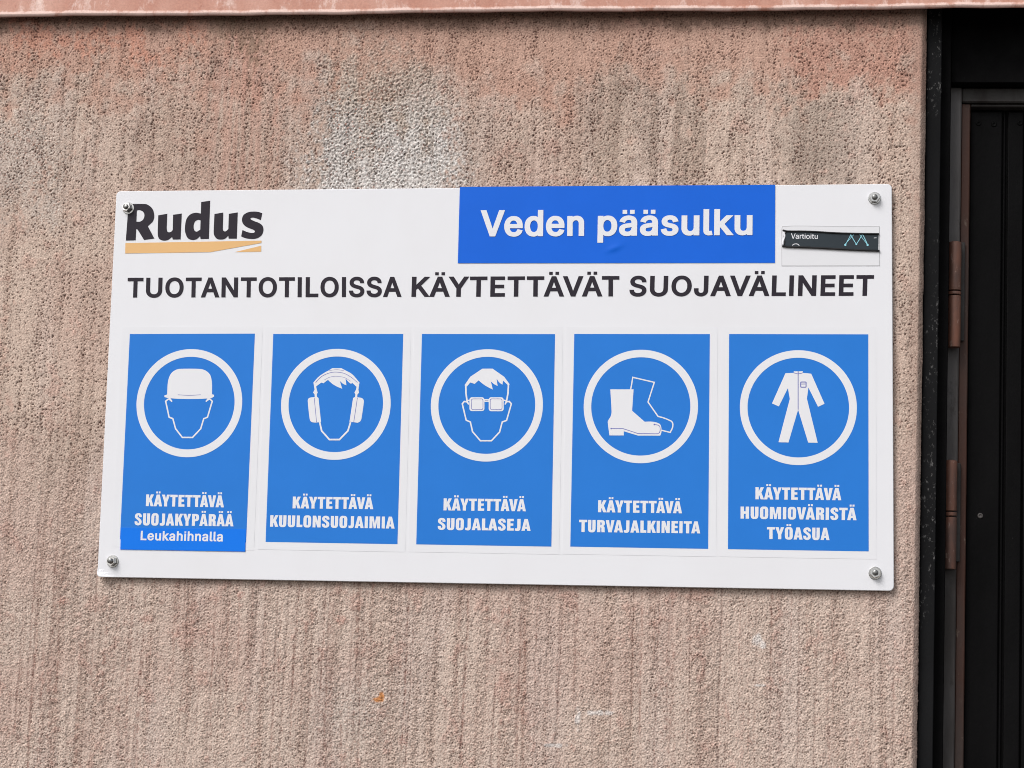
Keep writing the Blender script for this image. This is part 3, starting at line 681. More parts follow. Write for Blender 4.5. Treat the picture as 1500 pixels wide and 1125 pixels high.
# ---------------------------------------------------------------- the sign
SW, SH = 1.2, 0.6048
def SF(x, y, z=0.0):
    """sign frame (right, down, towards the wall) -> world"""
    return ORIG + S @ np.array([x, y, z])
def to_sf(p):
    return S.T @ (np.asarray(p) - ORIG)
sign = empty_thing('safety_sign', tuple(SF(0, SH)), 'large white safety sign with five blue pictogram stickers bolted to the rough wall', 'sign')

ca1 = to_sf(SP((138.0, 829.0)))[:2]; ca2 = to_sf(SP((172, 846.0)))[:2]
cd = (ca2 - ca1) / np.linalg.norm(ca2 - ca1); cn = np.array([-cd[1], cd[0]])
if cn @ (np.array([0, SH]) - ca1) < 0: cn = -cn
def bend(x, y):
    d = max(0.0, (np.array([x, y]) - ca1) @ cn)
    return -0.42 * d * min(1, d / 0.006)              # bent corner stands off the wall
def rrect(x0, x1, y0, y1, r, n=7):
    out = []
    for cx, cy, a0 in ((x1 - r, y0 + r, -90), (x1 - r, y1 - r, 0), (x0 + r, y1 - r, 90), (x0 + r, y0 + r, 180)):
        for i in range(n):
            a = math.radians(a0 + 90 * i / (n - 1)); out.append((cx + r * math.cos(a), cy + r * math.sin(a)))
    # extra points along the straight runs so that the bent corner can follow
    res = []
    for i, p in enumerate(out):
        q = out[(i + 1) % len(out)]
        res.append(p)
        L = math.dist(p, q)
        if L > 0.03:
            k = int(L / 0.008)
            res += [(p[0] + (q[0] - p[0]) * j / k, p[1] + (q[1] - p[1]) * j / k) for j in range(1, k)]
    return res
R0 = rrect(0.0008, SW - 0.0008, 0.0008, SH - 0.0008, 0.0072)
R1 = rrect(0, SW, 0, SH, 0.008)
ext = [(x, y) for x in np.arange(.003, .075, .004) for y in np.arange(SH - .06, SH - .002, .004)] + [(x, y) for x in np.arange(.1, 1.19, .09) for y in np.arange(.05, .58, .09)]
v2, f2 = fill([[R0]], extra=ext)
verts = [SF(x, y, bend(x, y)) for x, y in v2]
faces = [tuple(int(i) for i in t) for t in f2]
a_, b_, c_ = (verts[i] for i in faces[0])
if np.cross(b_ - a_, c_ - a_)[1] > 0: faces = [t[::-1] for t in faces]
def plate_ring(rg, z): 
    k = len(verts); verts.extend(SF(x, y, z + bend(x, y)) for x, y in rg); return k
def R_len(a, b, n):
    for i in range(n):
        j = (i + 1) % n
        faces.append((a + i, a + j, b + j, b + i))
n0 = min(len(R0), len(R1))
R1 = [(min(max(x + (x - .6) * .0013, 0), SW), min(max(y + (y - .3024) * .0026, 0), SH)) for x, y in R0]
k0 = plate_ring(R0, 0); k1 = plate_ring(R1, 0.0008); k2 = plate_ring(R1, 0.004)
R_len(k0, k1, len(R0)); R_len(k1, k2, len(R0))
plate = obj('plate', verts, faces, PLATE, sign)

def quad_film(name, pts, lift, mat, parent, thick=0.0, inset=None):
    """flat film cut to a polygon of photograph points, with a cut edge when thick"""
    top = [SP(p, lift) for p in pts]
    n = len(pts)
    vs = list(top); fs = [tuple(range(n))]
    if thick:
        vs += [SP(p, lift - thick) for p in pts]
        fs += [(i, i + n, (i + 1) % n + n, (i + 1) % n) for i in range(n)]
    a, b, c = vs[0], vs[1], vs[2]
    if np.cross(b - a, c - a)[1] > 0: fs = [t[::-1] for t in fs]
    return obj(name, vs, fs, mat, parent)

def ring_obj(l, r, inner, lift, parent):
    a, b = SP(l, lift), SP(r, lift)
    c = (a + b) / 2; R_ = np.linalg.norm(b - a) / 2; r_ = R_ * inner
    n = 120; vs = []
    for i in range(n):
        t = 2 * math.pi * i / n
        for q in (r_, R_): vs.append(c + q * np.array([math.cos(t), 0, math.sin(t)]))
    fs = [(2 * i, 2 * i + 1, 2 * ((i + 1) % n) + 1, 2 * ((i + 1) % n)) for i in range(n)]
    return obj('ring', vs, [f[::-1] for f in fs], WHITE, parent)

def zoomer(x0, y0, s):
    return lambda p: (x0 + p[0] / s, y0 + p[1] / s)

def caption(lines, lift, parent):
    for text, l, r, yb0, yb1, yt0, yt1 in lines:
        caption_text(text, ((l, yb0), (r, yb1), (r + (r - l) * .002, yt1), (l + (yb0 - yt0) * .045 * max(0, (1150 - l) / 1000), yt0)), lift, WHITE, parent)

def pic_sticker(label, blue, base_pad, ring, inner, lines, white, violet, z):
    xs = [p[0] for p in blue]; ys = [p[1] for p in blue]
    p_ = base_pad
    TL, TR, BR, BL = blue
    base = [(TL[0] - p_, TL[1] - p_ + 1), (TR[0] + p_, TR[1] - p_ + 1), (BR[0] + p_, BR[1] + p_), (BL[0] - p_, BL[1] + p_ - .5)]
    st = quad_film('pictogram_sticker', base, 0.00025, WHITE, sign, 0.00025)
    st['label'] = label
    quad_film('blue_field', blue, 0.0004, BLUE, st)
    ring_obj(ring[0], ring[1], inner, 0.00055, st)
    zz = zoomer(*z)
    print_obj('pictogram', white, zz, 0.00055, WHITE, st)
    if violet: print_obj('pictogram_lines', violet, zz, 0.0007, VIOLET, st)
    caption(lines, 0.00055, st)
    return st

c4 = lambda *p: [curve(list(p))]
# 1 helmet
hz = (190, 500, 6.25)
helmet = c4((318, 495), (343, 487), (350, 370, 1), (375, 300, 1), (420, 262, 1), (470, 252, 1), (630, 252, 1), (690, 265, 1), (735, 305, 1), (752, 370, 1), (754, 485), (772, 490), (773, 505), (748, 521), (640, 527, 1), (540, 528, 1), (440, 526, 1), (350, 519), (318, 510))
faceA = stroke([(387, 552), (368, 525), (352, 530), (329, 548), (361, 695), (395, 708), (420, 800), (482, 880), (575, 880), (650, 800), (678, 708), (712, 695), (756, 548), (735, 530), (718, 525), (699, 552)], 13)
earA = [np.array([(360, 515), (385, 556), (352, 530)]), np.array([(728, 515), (699, 556), (735, 530)])]
s1 = pic_sticker('blue sticker with hard hat pictogram', [(190.2, 489.3), (373.4, 488.7), (360.5, 794.5), (175.7, 790)], 11.5,
    ((199.9, 592), (354.8, 588.5)), .857,
    [('KÄYTETTÄVÄ', 213.6, 328, 741.4, 743.2, 724.2, 725.8), ('SUOJAKYPÄRÄÄ', 197.0, 342, 769.2, 771.0, 751.8, 753.4)],
    [helmet, faceA, [earA[0]], [earA[1]]], [stroke([(440, 489), (545, 494, 1), (650, 489)], 4)], hz)
# 2 earmuffs
ez = (440, 530, 8.65)
hairB = c4((265, 262), (292, 272), (350, 228), (400, 275, 1), (460, 312, 1), (530, 342), (500, 242), (540, 278, 1), (584, 298), (572, 210), (605, 250, 1), (642, 280), (660, 262), (600, 190), (455, 150), (310, 200))
band = c4((165, 262), (230, 190, 1), (310, 135, 1), (350, 114), (405, 80), (518, 80), (575, 110), (660, 160, 1), (749, 262), (735, 355), (705, 355), (712, 318), (655, 265, 1), (570, 212, 1), (455, 188, 1), (350, 215, 1), (268, 262, 1), (200, 312), (208, 355), (180, 355))
pivL = c4((180, 352), (208, 352), (219, 388), (208, 415), (211, 452), (182, 452), (180, 415), (162, 388))
pivR = c4((705, 352), (735, 352), (743, 390), (722, 415), (721, 454), (693, 454), (697, 415), (685, 390))
cupL = c4((94, 505, 1), (100, 470, 1), (130, 452, 1), (215, 446), (230, 458), (262, 764), (185, 770), (140, 762, 1), (118, 725, 1))
cupR = c4((805, 505, 1), (797, 475, 1), (770, 456, 1), (686, 447), (668, 458), (622, 758), (725, 772), (755, 757, 1), (774, 718, 1))
s2 = pic_sticker('blue sticker with ear defender pictogram', [(400.3, 489.2), (590.7, 489.2), (582.2, 797.1), (389.0, 793.8)], 11.5,
    ((411.7, 593.5), (572.3, 590.5)), .862,
    [('KÄYTETTÄVÄ', 428.5, 546.8, 744.6, 745.9, 727.4, 728.7), ('KUULONSUOJAIMIA', 395.5, 578, 771.5, 774.3, 754.6, 756.9)],
    [hairB, band, pivL, pivR, cupL, cupR, stroke([(245, 764), (270, 875), (368, 985), (495, 985), (602, 875), (636, 764)], 21)],
    [stroke([(192, 262), (270, 185, 1), (370, 140, 1), (460, 130, 1), (560, 148, 1), (650, 200, 1), (722, 262)], 6),
     stroke([(300, 232), (370, 195, 1), (460, 183, 1), (560, 200, 1), (635, 245)], 3.5), stroke([(365, 112), (455, 99, 1), (555, 112)], 3.5),
     stroke([(175, 456), (205, 764)], 6), stroke([(722, 458), (676, 764)], 6)], ez)
# 3 goggles
gz = (665, 530, 8.65)
hairC = c4((136, 292), (208, 188), (360, 87), (490, 87), (637, 190), (706, 285), (690, 302), (622, 238), (614, 290), (575, 262, 1), (541, 216), (553, 306), (510, 284, 1), (467, 248), (493, 352), (420, 315, 1), (360, 275, 1), (312, 235), (262, 280), (208, 262), (158, 318), (138, 310))
def rr(x0, x1, y0, y1, r): return [np.array(rrect(x0, x1, y0, y1, r)) ]
def rr(x0, x1, y0, y1, r, n=6):
    o = []
    for cx, cy, a0 in ((x1 - r, y0 + r, -90), (x1 - r, y1 - r, 0), (x0 + r, y1 - r, 90), (x0 + r, y0 + r, 180)):
        for i in range(n):
            a = math.radians(a0 + 90 * i / (n - 1)); o.append((cx + r * math.cos(a), cy + r * math.sin(a)))
    return [np.array(o)]
def rr_line(x0, x1, y0, y1, r, w): return rr(x0, x1, y0, y1, r) + rr(x0 + w, x1 - w, y0 + w, y1 - w, r - w * .6)
s3 = pic_sticker('blue sticker with safety glasses pictogram', [(618.1, 489.2), (813.1, 489.4), (807.7, 800.7), (609.7, 797.4)], 11.5,
    ((631.1, 594.5), (795.3, 592.5)), .864,
    [('KÄYTETTÄVÄ', 649.6, 770.4, 747.6, 749, 730, 731.4), ('SUOJALASEJA', 641.2, 777.2, 776, 777.6, 758.8, 760.3)],
    [hairC, stroke([(150, 300), (152, 400), (166, 496)], 20), stroke([(690, 292), (684, 400), (666, 496)], 20),
     stroke([(188, 540), (166, 508), (130, 502), (105, 532), (155, 740), (208, 762), (235, 885), (335, 1000), (475, 1000), (578, 890), (612, 762), (667, 742), (727, 532), (700, 502), (664, 508), (646, 540)], 18),
     [np.array([(156, 484), (176, 484), (192, 545)])], [np.array([(678, 484), (656, 484), (640, 545)])],
     rr(196, 386, 449, 624, 32), rr(440, 630, 449, 626, 32), [np.array([(380, 472), (446, 472), (446, 508), (380, 508)])],
     stroke([(165, 492), (200, 486)], 14), stroke([(628, 486), (670, 492)], 14)],
    [rr_line(217, 370, 466, 608, 24, 6), rr_line(456, 612, 466, 608, 24, 6), stroke([(392, 490), (436, 490)], 4)], gz)
# 4 boots
bz = (880, 540, 10.225)
boot = c4((143, 310), (492, 310), (470, 630), (658, 795), (750, 793, 1), (830, 805, 1), (890, 835, 1), (908, 890, 1), (908, 960, 1), (890, 1003), (560, 1003), (345, 938), (345, 1000), (130, 1000), (105, 805, 1), (115, 770, 1), (150, 710, 1), (162, 640, 1))
back_boot = stroke([(449, 312), (480, 130), (802, 205), (708, 500), (858, 715), (940, 737, 1), (1010, 765, 1), (1070, 800, 1), (1078, 870, 1), (1042, 955), (905, 922)], 19)
dotp = lambda x, y, r: [np.array([(x + r * math.cos(t), y + r * math.sin(t)) for t in np.linspace(0, 2 * math.pi, 13)[:-1]])]
s4 = pic_sticker('blue sticker with safety boots pictogram', [(841.2, 489.2), (1039.8, 489.4), (1037.4, 804), (835.4, 800.7)], 11.5,
    ((855.0, 595.8), (1022.5, 594.4)), .867,
    [('KÄYTETTÄVÄ', 876, 999, 750.3, 752, 732.7, 734.3), ('TURVAJALKINEITA', 848.2, 1025.8, 779.2, 781.4, 761.3, 763.8)],
    [boot, back_boot], [stroke([(155, 897), (330, 897), (560, 972), (850, 975), (880, 955, 1), (890, 900, 1), (872, 852, 1), (805, 836)], 9), dotp(156, 897, 11), dotp(803, 836, 12)], bz)
# 5 coverall
cz = (1120, 535, 9)
suit = c4((275, 105), (385, 100), (385, 80), (505, 80), (505, 100), (615, 112), (790, 508), (705, 548), (578, 295), (558, 440), (700, 1022), (575, 1020), (442, 585), (315, 1018), (183, 1015), (332, 445), (308, 300), (188, 543), (98, 503))
s5 = pic_sticker('blue sticker with coverall pictogram', [(1068.1, 489.3), (1271.9, 489.7), (1272.5, 807.7), (1066.3, 804.4)], 11.5,
    ((1083.8, 597.0), (1255.2, 596.6)), .868,
    [('KÄYTETTÄVÄ', 1106.6, 1232.4, 731.4, 732.8, 713.6, 715), ('HUOMIOVÄRISTÄ', 1084.8, 1254.7, 759.6, 762.1, 742, 744), ('TYÖASUA', 1123.5, 1215.2, 789.5, 791.2, 772, 773.2)],
    [suit], [stroke([(442, 80), (442, 585)], 10), stroke([(385, 98), (412, 108, 1), (442, 112, 1), (475, 108, 1), (505, 98)], 7),
             rr_line(470, 553, 215, 295, 14, 12), stroke([(482, 247), (541, 247)], 8)], cz)
# chin-strap sticker over the bottom of the first one
ck = quad_film('caption_sticker', [(177.1, 773.2), (360.3, 775.4), (359.2, 808.0), (176.2, 804.9)], 0.0010, BLUE_BRIGHT, sign, 0.0010)
ck['label'] = 'brighter blue strip pasted under the hard hat sticker'
ARIAL = dict(ox=25, oy=18, dot=(42, 38, 70, 2), track=34)
text_obj('Leukahihnalla', ((205.8, 791.3), (326.2, 793.2), (326.8, 779.0), (206.4, 777.5)), 0.00115, WHITE, ck, **ARIAL)

# heading banner: vinyl with a couple of bubbles and a pleat
bq = [(673.6, 273.7), (1135.6, 270.6), (1135.2, 385.0), (670.6, 385.6)]
nu, nv = 150, 44
vs = []
for j in range(nv + 1):
    for i in range(nu + 1):
        u, v = i / nu, j / nv
        p = (np.array(bq[0]) * (1 - u) + np.array(bq[1]) * u) * (1 - v) + (np.array(bq[3]) * (1 - u) + np.array(bq[2]) * u) * v
        def g(x, y, rx, ry, th=0):
            dx, dy = p[0] - x, p[1] - y
            a = dx * math.cos(th) + dy * math.sin(th); b = -dx * math.sin(th) + dy * math.cos(th)
            return math.exp(-(a / rx) ** 2 - (b / ry) ** 2)
        h = 0.0011 * g(899, 364, 11, 3.2, -.35) + 0.0004 * g(900, 358, 15, 5, -.2) + 0.00035 * (g(779, 320, 14, 10) - 1.3 * g(781, 324, 11, 7)) + 0.0002 * g(813, 326, 10, 8)
        vs.append(SP(p, 0.0007 + h))
fs = [(j * (nu + 1) + i, (j + 1) * (nu + 1) + i, (j + 1) * (nu + 1) + i + 1, j * (nu + 1) + i + 1) for j in range(nv) for i in range(nu)]
banner = obj('heading_banner', vs, fs, BLUE_DEEP, sign, True)
for word, xa, xb in (('Veden', 703.3, 855.6), ('pääsulku', 875.2, 1102.2)):
    ya, yb = (346.4 - (x_ - 703.3) * .00526 for x_ in (xa, xb)); ta, tb = (307.9 - (x_ - 703.3) * .00476 for x_ in (xa, xb))
    text_obj(word, ((xa, ya), (xb, yb), (xb + .3, tb), (xa + .7, ta)), 0.0013, WHITE, banner, ox=27, oy=20, dot=(46, 42, 74, -4), track=26)

# main line of print, logo
for word, xa, xb in (('TUOTANTOTILOISSA', 186.2, 588.3), ('KÄYTETTÄVÄT', 602.6, 907.3), ('SUOJAVÄLINEET', 921.6, 1279.4)):
    ya, yb = (435.9 - (x_ - 186) * .00247 for x_ in (xa, xb)); ta, tb = (406.9 - (x_ - 187) * .00366 for x_ in (xa, xb))
    text_obj(word, ((xa, ya), (xb, yb), (xb + 1.0 * (xb > 1000), tb), (xa + .9, ta)), 0.0004, INK, sign, ox=24, oy=20, dot=(44, 41, 78, -4), track=32)
za, zb_ = zoomer(140, 300, 7.03), zoomer(260, 280, 10.714)
def pz(fn, pts): return [(*fn(p[:2]), *p[2:]) for p in pts]
R_out = curve(pz(za, [(340, -9), (470, -10), (530, -4, 1), (585, 40, 1), (604, 108, 1), (590, 170, 1), (538, 220), (605, 347), (499, 362), (432, 255, 1), (418, 251), (412, 365), (311, 368)]))
R_in = curve(pz(za, [(425, 57), (455, 54, 1), (490, 72, 1), (503, 108, 1), (490, 150, 1), (460, 172, 1), (420, 174)]))
u_out = lambda fn, P_: curve(pz(fn, P_))
u1 = u_out(za, [(645, 108), (738, 92), (732, 235), (738, 272, 1), (758, 283, 1), (780, 275, 1), (794, 258), (798, 102), (887, 90), (875, 356), (795, 357), (788, 330), (745, 362, 1), (700, 368, 1), (655, 350, 1), (640, 300, 1)])
d_out = u_out(zb_, [(372, 170), (512, 150), (492, 748), (362, 752), (355, 706), (300, 752, 1), (232, 766, 1), (160, 735, 1), (120, 640, 1), (120, 530, 1), (145, 430, 1), (205, 362, 1), (290, 338, 1), (366, 352)])
d_in = u_out(zb_, [(362, 458), (320, 450, 1), (272, 480, 1), (252, 550, 1), (264, 612, 1), (300, 635, 1), (357, 604)])
u2 = u_out(zb_, [(580, 358), (718, 335), (711, 585), (718, 618, 1), (745, 632, 1), (775, 618, 1), (798, 592), (805, 355), (945, 333), (930, 745), (803, 745), (797, 700), (745, 745, 1), (690, 759, 1), (620, 748, 1), (575, 690, 1), (568, 610, 1)])
s_out = u_out(zb_, [(1330, 345), (1270, 326, 1), (1190, 320, 1), (1110, 330, 1), (1040, 370, 1), (1011, 440, 1), (1027, 510, 1), (1075, 555, 1), (1130, 582, 1), (1190, 605, 1), (1214, 630, 1), (1200, 651, 1), (1155, 655, 1), (1085, 638, 1), (1020, 608), (998, 710), (1070, 738, 1), (1160, 750, 1), (1250, 738, 1), (1320, 690, 1), (1348, 610, 1), (1332, 540, 1), (1275, 497, 1), (1200, 468, 1), (1148, 440, 1), (1150, 420, 1), (1185, 415, 1), (1240, 427, 1), (1307, 454)])
idm = lambda p: p
logo = empty_parts = print_obj('logo_lettering', [[R_out, R_in], [u1], [d_out, d_in], [u2], [s_out]], idm, 0.0004, INK, sign)
print_obj('logo_stripe', [[np.array([(183.7, 356.0), (382.8, 352.4), (383.0, 355.8), (308.3, 369.3), (183.3, 371.2)])], [np.array([(343.8, 369.2), (382.6, 359.9), (382.5, 368.6)])]], idm, 0.0004, YELLOW, sign)

# small alarm sticker whose dark film has shrunk and rolled up
wz = zoomer(1130, 320, 8.824)
alarm = quad_film('alarm_sticker', [(1145.6, 331.2), (1288.3, 331.4), (1288.3, 389.2), (1145.2, 389.0)], 0.0004, CLEARFILM, sign, 0.0004)
alarm['label'] = 'small dark alarm sticker, shrunken and rolled at its edges'
print_obj('film_edge', [stroke([(140, 105), (300, 97, 1), (800, 101, 1), (1395, 103), (1398, 610), (135, 612), (133, 150)], 5, True)], wz, 0.0005, GREY_EDGE, alarm)
print_obj('dark_film', [c4((192, 165), (700, 180, 1), (1385, 205), (1380, 410), (800, 390, 1), (165, 360), (178, 250))], wz, 0.0010, SLATE, alarm)
text_obj('Vartioitu', (wz((252, 262)), wz((598, 264)), wz((600, 200)), wz((254, 193))), 0.0013, WHITE, alarm, ox=10, oy=8, dot=(34, 34, 60, 0), track=14)
print_obj('symbol', [stroke([(955, 343), (1030, 205)], 8), stroke([(955, 330), (1065, 208)], 6), stroke([(1020, 205), (1098, 335), (1178, 205)], 9),
                     stroke([(1140, 208), (1243, 340)], 6), stroke([(1185, 215), (1246, 345)], 10), dotp(955, 342, 14), dotp(1098, 334, 11), dotp(1243, 342, 14)], wz, 0.0013, CYAN, alarm)
print_obj('small_print', [stroke([(272, 350), (285, 335, 1), (315, 328, 1), (345, 335, 1), (360, 352)], 9)], wz, 0.0013, WHITE, alarm)
print_obj('small_print', [stroke([(1325, 252), (1358, 250)], 7)], wz, 0.0013, WHITE, alarm)
def tube(name, pts, r, mat, parent, n=10):
    pts = [np.asarray(p, float) for p in pts]; vs = []; fs = []
    for i, p in enumerate(pts):
        t = pts[min(i + 1, len(pts) - 1)] - pts[max(i - 1, 0)]; t /= np.linalg.norm(t)
        u = np.cross(t, [0, 1, 0]); u /= np.linalg.norm(u); w = np.cross(t, u)
        rr_ = r[i] if isinstance(r, (list, tuple)) else r
        for k in range(n):
            a = 2 * math.pi * k / n; vs.append(p + rr_ * (math.cos(a) * u + math.sin(a) * w))
    for i in range(len(pts) - 1):
        for k in range(n):
            fs.append((i * n + k, i * n + (k + 1) % n, (i + 1) * n + (k + 1) % n, (i + 1) * n + k))
    fs += [tuple(range(n))[::-1], tuple((len(pts) - 1) * n + k for k in range(n))]
    return obj(name, vs, fs, mat, parent, True)
wl_ = lambda pts, lift: [SP(wz(p), lift) for p in curve([(*q, 1) for q in pts], 5, False)]
tube('rolled_edge', wl_([(145, 150), (210, 164), (500, 168), (900, 190), (1390, 200)], .0017), .00125, BLACK_ROLL, alarm)
tube('rolled_edge', wl_([(140, 355), (200, 364), (600, 380), (1000, 402), (1398, 418)], .0019), .0015, BLACK_ROLL, alarm)
tube('rolled_edge', wl_([(192, 168), (165, 230), (172, 300), (160, 350)], .0014), .0008, BLACK_ROLL, alarm)
tube('torn_film', wl_([(160, 170), (172, 230), (150, 300), (148, 345)], .0014), [.0003] + [.0012] * 8 + [.0015] * 6 + [.0009], PLATE, alarm)

# bolts: threaded stud > washer, nut
def bolt(px, py, rot, length, tx=0.0, tz=0.0):
    c = SP((px, py))
    ax = np.array([tx, -1.0, tz]); ax /= np.linalg.norm(ax)
    u = np.cross(ax, [0, 0, 1]); u /= np.linalg.norm(u); w = np.cross(u, ax)
    def lathe(name, prof, n, parent, mt_=STEEL, tilt=True, hexa=False, smooth=True):
        vs = []; fs = []
        A, U, W_ = (ax, u, w) if tilt else (np.array([0, -1., 0]), np.array([-1., 0, 0]), np.array([0, 0, 1.]))
        for r, h in prof:
            for k in range(n):
                a = 2 * math.pi * k / n + (math.radians(rot) if hexa else 0)
                vs.append(c + A * h + r * (math.cos(a) * U + math.sin(a) * W_))
        for i in range(len(prof) - 1):
            for k in range(n):
                fs.append((i * n + k, (i + 1) * n + k, (i + 1) * n + (k + 1) % n, i * n + (k + 1) % n))
        fs.append(tuple((len(prof) - 1) * n + k for k in range(n))[::-1])
        o = obj(name, vs, fs, mt_, parent, smooth)
        if smooth:
            o.data.set_sharp_from_angle(angle=math.radians(28))
        return o
    th = []
    h = 0.007
    while h < length - 0.0014:
        th += [(0.0037, h), (0.0041, h + .0005), (0.0037, h + .001)]; h += .00115
    b = lathe('bolt', [(0.0037, 0.001)] + th + [(0.0040, length - .0012), (0.0037, length - .0005), (0.0028, length), (0.0014, length + .0003)], 20, sign, STUD)
    lathe('washer', [(0.0094, 0.0), (0.0094, 0.0010), (0.0088, 0.0015), (0.0042, 0.0015)], 32, b, STEEL, False)
    lathe('nut', [(0.0075, 0.0015), (0.0078, 0.0022), (0.0078, 0.0066), (0.0070, 0.0076), (0.0046, 0.0076), (0.0042, 0.0074)], 6, b, STEEL, True, True, False)
    return b
bolt(188.3, 305.2, 12, 0.0108, -0.26, 0.16)
bolt(1281.0, 290.6, 5, 0.0108, 0.0, 0.02)
bolt(1281.9, 839.6, 40, 0.0115, 0.0, 0.05)
bolt(165.2, 822.2, 20, 0.0118, -0.14, 0.03)
# ---------------------------------------------------------------- flashing, door recess
import bmesh
def box(name, x0, x1, y0, y1, z0, z1, mat, parent, bev=0.001, seg=1):
    org = np.array(ORG.get(parent.name, (0, 0, 0)) if parent else (0, 0, 0), float)
    bm = bmesh.new(); bmesh.ops.create_cube(bm, size=1)
    for v in bm.verts:
        v.co = Vector(((x0 + x1) / 2 + v.co.x * (x1 - x0), (y0 + y1) / 2 + v.co.y * (y1 - y0), (z0 + z1) / 2 + v.co.z * (z1 - z0))) - Vector(org)
    if bev: bmesh.ops.bevel(bm, geom=bm.edges[:], offset=bev, segments=seg, affect='EDGES', profile=.6)
    me = bpy.data.meshes.new(name); bm.to_mesh(me); bm.free(); me.materials.append(mat)
    o = bpy.data.objects.new(name, me); COL.objects.link(o)
    if parent: o.parent = parent; ORG[o.name] = tuple(org)
    return o
X = lambda px, Y: P(px, 560, Y)[0]
Zq = lambda px, py, Y: P(px, py, Y)[2]

FY = -0.020
fA, fB = P(0, 25.0, FY), P(1350, 13.0, FY)
slope = (fB[2] - fA[2]) / (fB[0] - fA[0])
joint = P(322, 20, FY)[0]
flashing = empty_thing('metal_flashing', (fA[0], 0, fA[2]), 'faded salmon painted sheet metal flashing along the top of the wall, chalky hem', 'flashing')
def sheet(x0, x1, proud, seed):
    r = random.Random(seed)
    prof = [(0.004, .150, 0), (-.015 - proud, .138, 0), (-.0175 - proud, .134, 0), (-.0175 - proud, .010, .25), (-.0190 - proud, .0078, .8), (-.0210 - proud, .0042, 1), (-.0203 - proud, .0012, 1),
            (-.0185 - proud, -.0004, .9), (-.0168 - proud, .001, .3), (-.0162 - proud, .006, 0), (-.0156 - proud, .030, 0)]
    n = int((x1 - x0) / .012); vs = []; fs = []; wear = []
    ph = [r.uniform(0, 6) for _ in range(6)]
    for i in range(n + 1):
        x = x0 + (x1 - x0) * i / n
        dz = slope * (x - fA[0]) + .0007 * math.sin(x * 9 + ph[0]) + .0004 * math.sin(x * 31 + ph[1]) + .00025 * math.sin(x * 83 + ph[2])
        dy = .0012 * math.sin(x * 7 + ph[3]) + .0004 * math.sin(x * 43 + ph[4])
        for (y, z, wv) in prof:
            vs.append((x, y + dy, fA[2] + z + dz)); wear.append(wv)
    m_ = len(prof)
    for i in range(n):
        for k in range(m_ - 1):
            fs.append((i * m_ + k, i * m_ + k + 1, (i + 1) * m_ + k + 1, (i + 1) * m_ + k))
    fs += [tuple(range(m_)), tuple(n * m_ + k for k in range(m_))[::-1]]
    o = obj('flashing_sheet', vs, fs, FLASH, flashing, True)
    o.data.set_sharp_from_angle(angle=math.radians(40))
    at = o.data.attributes.new('wear', 'FLOAT', 'POINT'); at.data.foreach_set('value', wear)
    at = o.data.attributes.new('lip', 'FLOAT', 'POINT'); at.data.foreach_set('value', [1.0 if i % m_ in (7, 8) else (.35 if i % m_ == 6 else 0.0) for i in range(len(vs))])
    return o
sheet(-2.6, joint, 0, 3)
sheet(joint - .004, 2.6, .0022, 8)

zt_ = Zq(1440, 127, .075)                 # top of the steel frame
zt2 = Zq(1440, 151, .082)
zb2 = Zq(1440, 160, .10)
DX1 = X_ED + 1.02
frame = empty_thing('door_frame', (X_ED, .05, 0), 'worn grey and rusty steel frame with black cover strips around the black door', 'door frame')
box('cover_strip', X_ED + .0015, X(1373.6, .018), .018, .060, 0, 2.558, STRIP, frame, .0012)
box('cover_strip', X(1373.0, .040), X(1387.5, .045), .040, .2, 0, 2.558, HEADM, frame, .001)
box('jamb', X(1386, .078), X(1404.2, .078), .078, .2, 0, zt_, FRAMEM, frame, .002)
box('jamb_edge', X(1404.0, .085), X(1417.4, .085), .085, .2, 0, zt2, RUST, frame, .0015)
box('jamb', DX1 - .03, DX1 - .012, .078, .2, 0, zt_, FRAMEM, frame, .002)
box('jamb_edge', DX1 - .045, DX1 - .0302, .085, .2, 0, zt2, RUST, frame, .0015)
box('cover_strip', DX1 - .012, DX1 + .01, .018, .2, 0, 2.558, STRIP, frame, .0012)
box('head_rail', X(1404.4, .079), DX1 - .0304, .0795, .2, zt2 + .0005, zt_ - .0003, METAL_HEADSHADE, frame, .002)  # same paint as the jambs, coloured darker for the shade below the flashing
box('head_edge', X(1417.6, .086), DX1 - .0454, .0865, .2, zb2, zt2, METAL_HEADSHADE, frame, .0015)  # darker than the jamb edges: shade put into the colour here too
box('head_board', X(1387.7, .055), DX1 - .0122, .055, .2, zt_ + .0006, 2.558, HEADM, frame, .001)
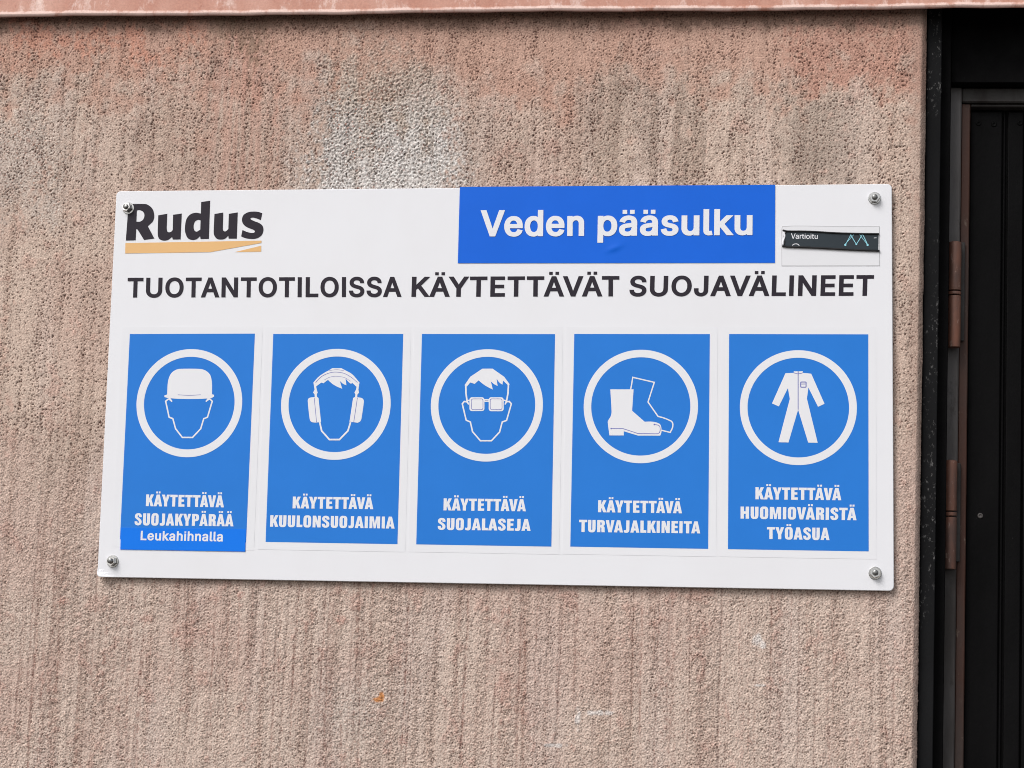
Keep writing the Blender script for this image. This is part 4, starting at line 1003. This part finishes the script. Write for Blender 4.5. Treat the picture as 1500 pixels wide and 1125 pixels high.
# welded barrel hinges
def hinge(pxc, py_top, py_mid0, py_mid1, py_bot, plate_h):
    Yh = .066; r = .0098
    xc = X(pxc, Yh - .002)
    zz = [Zq(pxc, p, Yh) for p in (py_top, py_mid0, py_mid1, py_bot)]
    org = np.array(ORG[frame.name])
    def cyl(name, z0, z1, rr0, mat, parent, crown=0.0):
        n = 28; prof = [(rr0 * .55, z0), (rr0 * .93, z0), (rr0, z0 + .0008), (rr0, z1 - .0012), (rr0 * .93, z1 - .0001), (rr0 * .5, z1 + crown)]
        vs = [(xc + q * math.cos(2 * math.pi * k / n), Yh + q * math.sin(2 * math.pi * k / n), z) for q, z in prof for k in range(n)]
        fs = [(i * n + k, i * n + (k + 1) % n, (i + 1) * n + (k + 1) % n, (i + 1) * n + k) for i in range(len(prof) - 1) for k in range(n)]
        fs += [tuple(range(n))[::-1], tuple((len(prof) - 1) * n + k for k in range(n))]
        o = obj(name, vs, fs, mat, parent, True); o.data.set_sharp_from_angle(angle=math.radians(35)); return o
    h = cyl('hinge', zz[1] + .0012, zz[0], r, HINGE, frame, .0012)
    cyl('hinge_ring', zz[2] + .0008, zz[1] - .0004, r * 1.02, HINGE, h)
    cyl('knuckle', zz[3], zz[2] - .0006, r * .99, HINGE, h)
    if plate_h: box('hinge_plate', xc + r - .0015, xc + r + .0065, Yh + .012, Yh + .0185, zz[3] + .012, zz[0] + plate_h, METAL_HEADSHADE, h, .001)
hinge(1396.8, 355, 427, 433, 509, .003)
hinge(1394.2, 675, 750, 757, 834, -.002)

door = empty_thing('metal_door', (X(1417, .1), .1, 0), 'matte black grooved door set back in the dark opening right of the wall', 'door')
edges = [1417.8, 1464.5, 1474.0, 1496.3]
xs_ = [X(p, .10) for p in edges]
x = xs_[0]; w1 = xs_[1] - xs_[0]; g1_ = xs_[2] - xs_[1]; w2 = xs_[3] - xs_[2]; g2w = .0035
boards = []
while x + w1 < DX1 - .047:
    boards.append((x, x + w1)); x2 = x + w1 + g1_
    if x2 + w2 < DX1 - .047: boards.append((x2, x2 + w2))
    x = x2 + w2 + g2w
b0 = box('back_panel', xs_[0] - .004, DX1 - .03, .108, .16, .01, zb2 + .02, HEADM, door, 0)
for a, b in boards:
    box('board', a, b, .100, .1075, .012, zb2 - .004, BOARD, door, .0014, 2)
for a, b in zip(boards[:-1:2], boards[1::2]):
    box('groove_bead', a[1] + g1_ * .30, a[1] + g1_ * .62, .1035, .1078, .012, zb2 - .004, BOARD, door, .0008)
def screw(px, py, r, mat):
    c = P(px, py, .0997); n = 14; vs = []
    for q, h in ((r, .0002), (r, -.0006), (r * .8, -.0012), (r * .45, -.0012), (r * .40, -.0004)):
        vs += [(c[0] + q * math.cos(2 * math.pi * k / n), c[1] + h, c[2] + q * math.sin(2 * math.pi * k / n)) for k in range(n)]
    fs = [(i * n + k, (i + 1) * n + k, (i + 1) * n + (k + 1) % n, i * n + (k + 1) % n) for i in range(4) for k in range(n)]
    fs.append(tuple(4 * n + k for k in range(n))[::-1])
    obj('screw', vs, fs, mat, door, True)
for px, py in ((1433.5, 180.5), (1456, 182), (1494, 180)):
    screw(px, py, .0042, BOARD)
s_ = screw(1436, 755.5, .0042, FRAMEM)
# wall beyond the door, only to close the opening on its far side
PLAIN = new_mat('pink_render_lintel', lin(190, 162, 150), .9, .1)
box('wall_lintel', X_ED + .0005, DX1 + .010, .001, .3, 2.56, 3.3, PLAIN, wall, 0)
far = box('wall_pier', DX1 + .0102, DX1 + 1.2, 0, .3, 0, 3.3, new_mat('pink_render_plain', lin(190, 162, 150), .9, .1), wall, .008, 2)
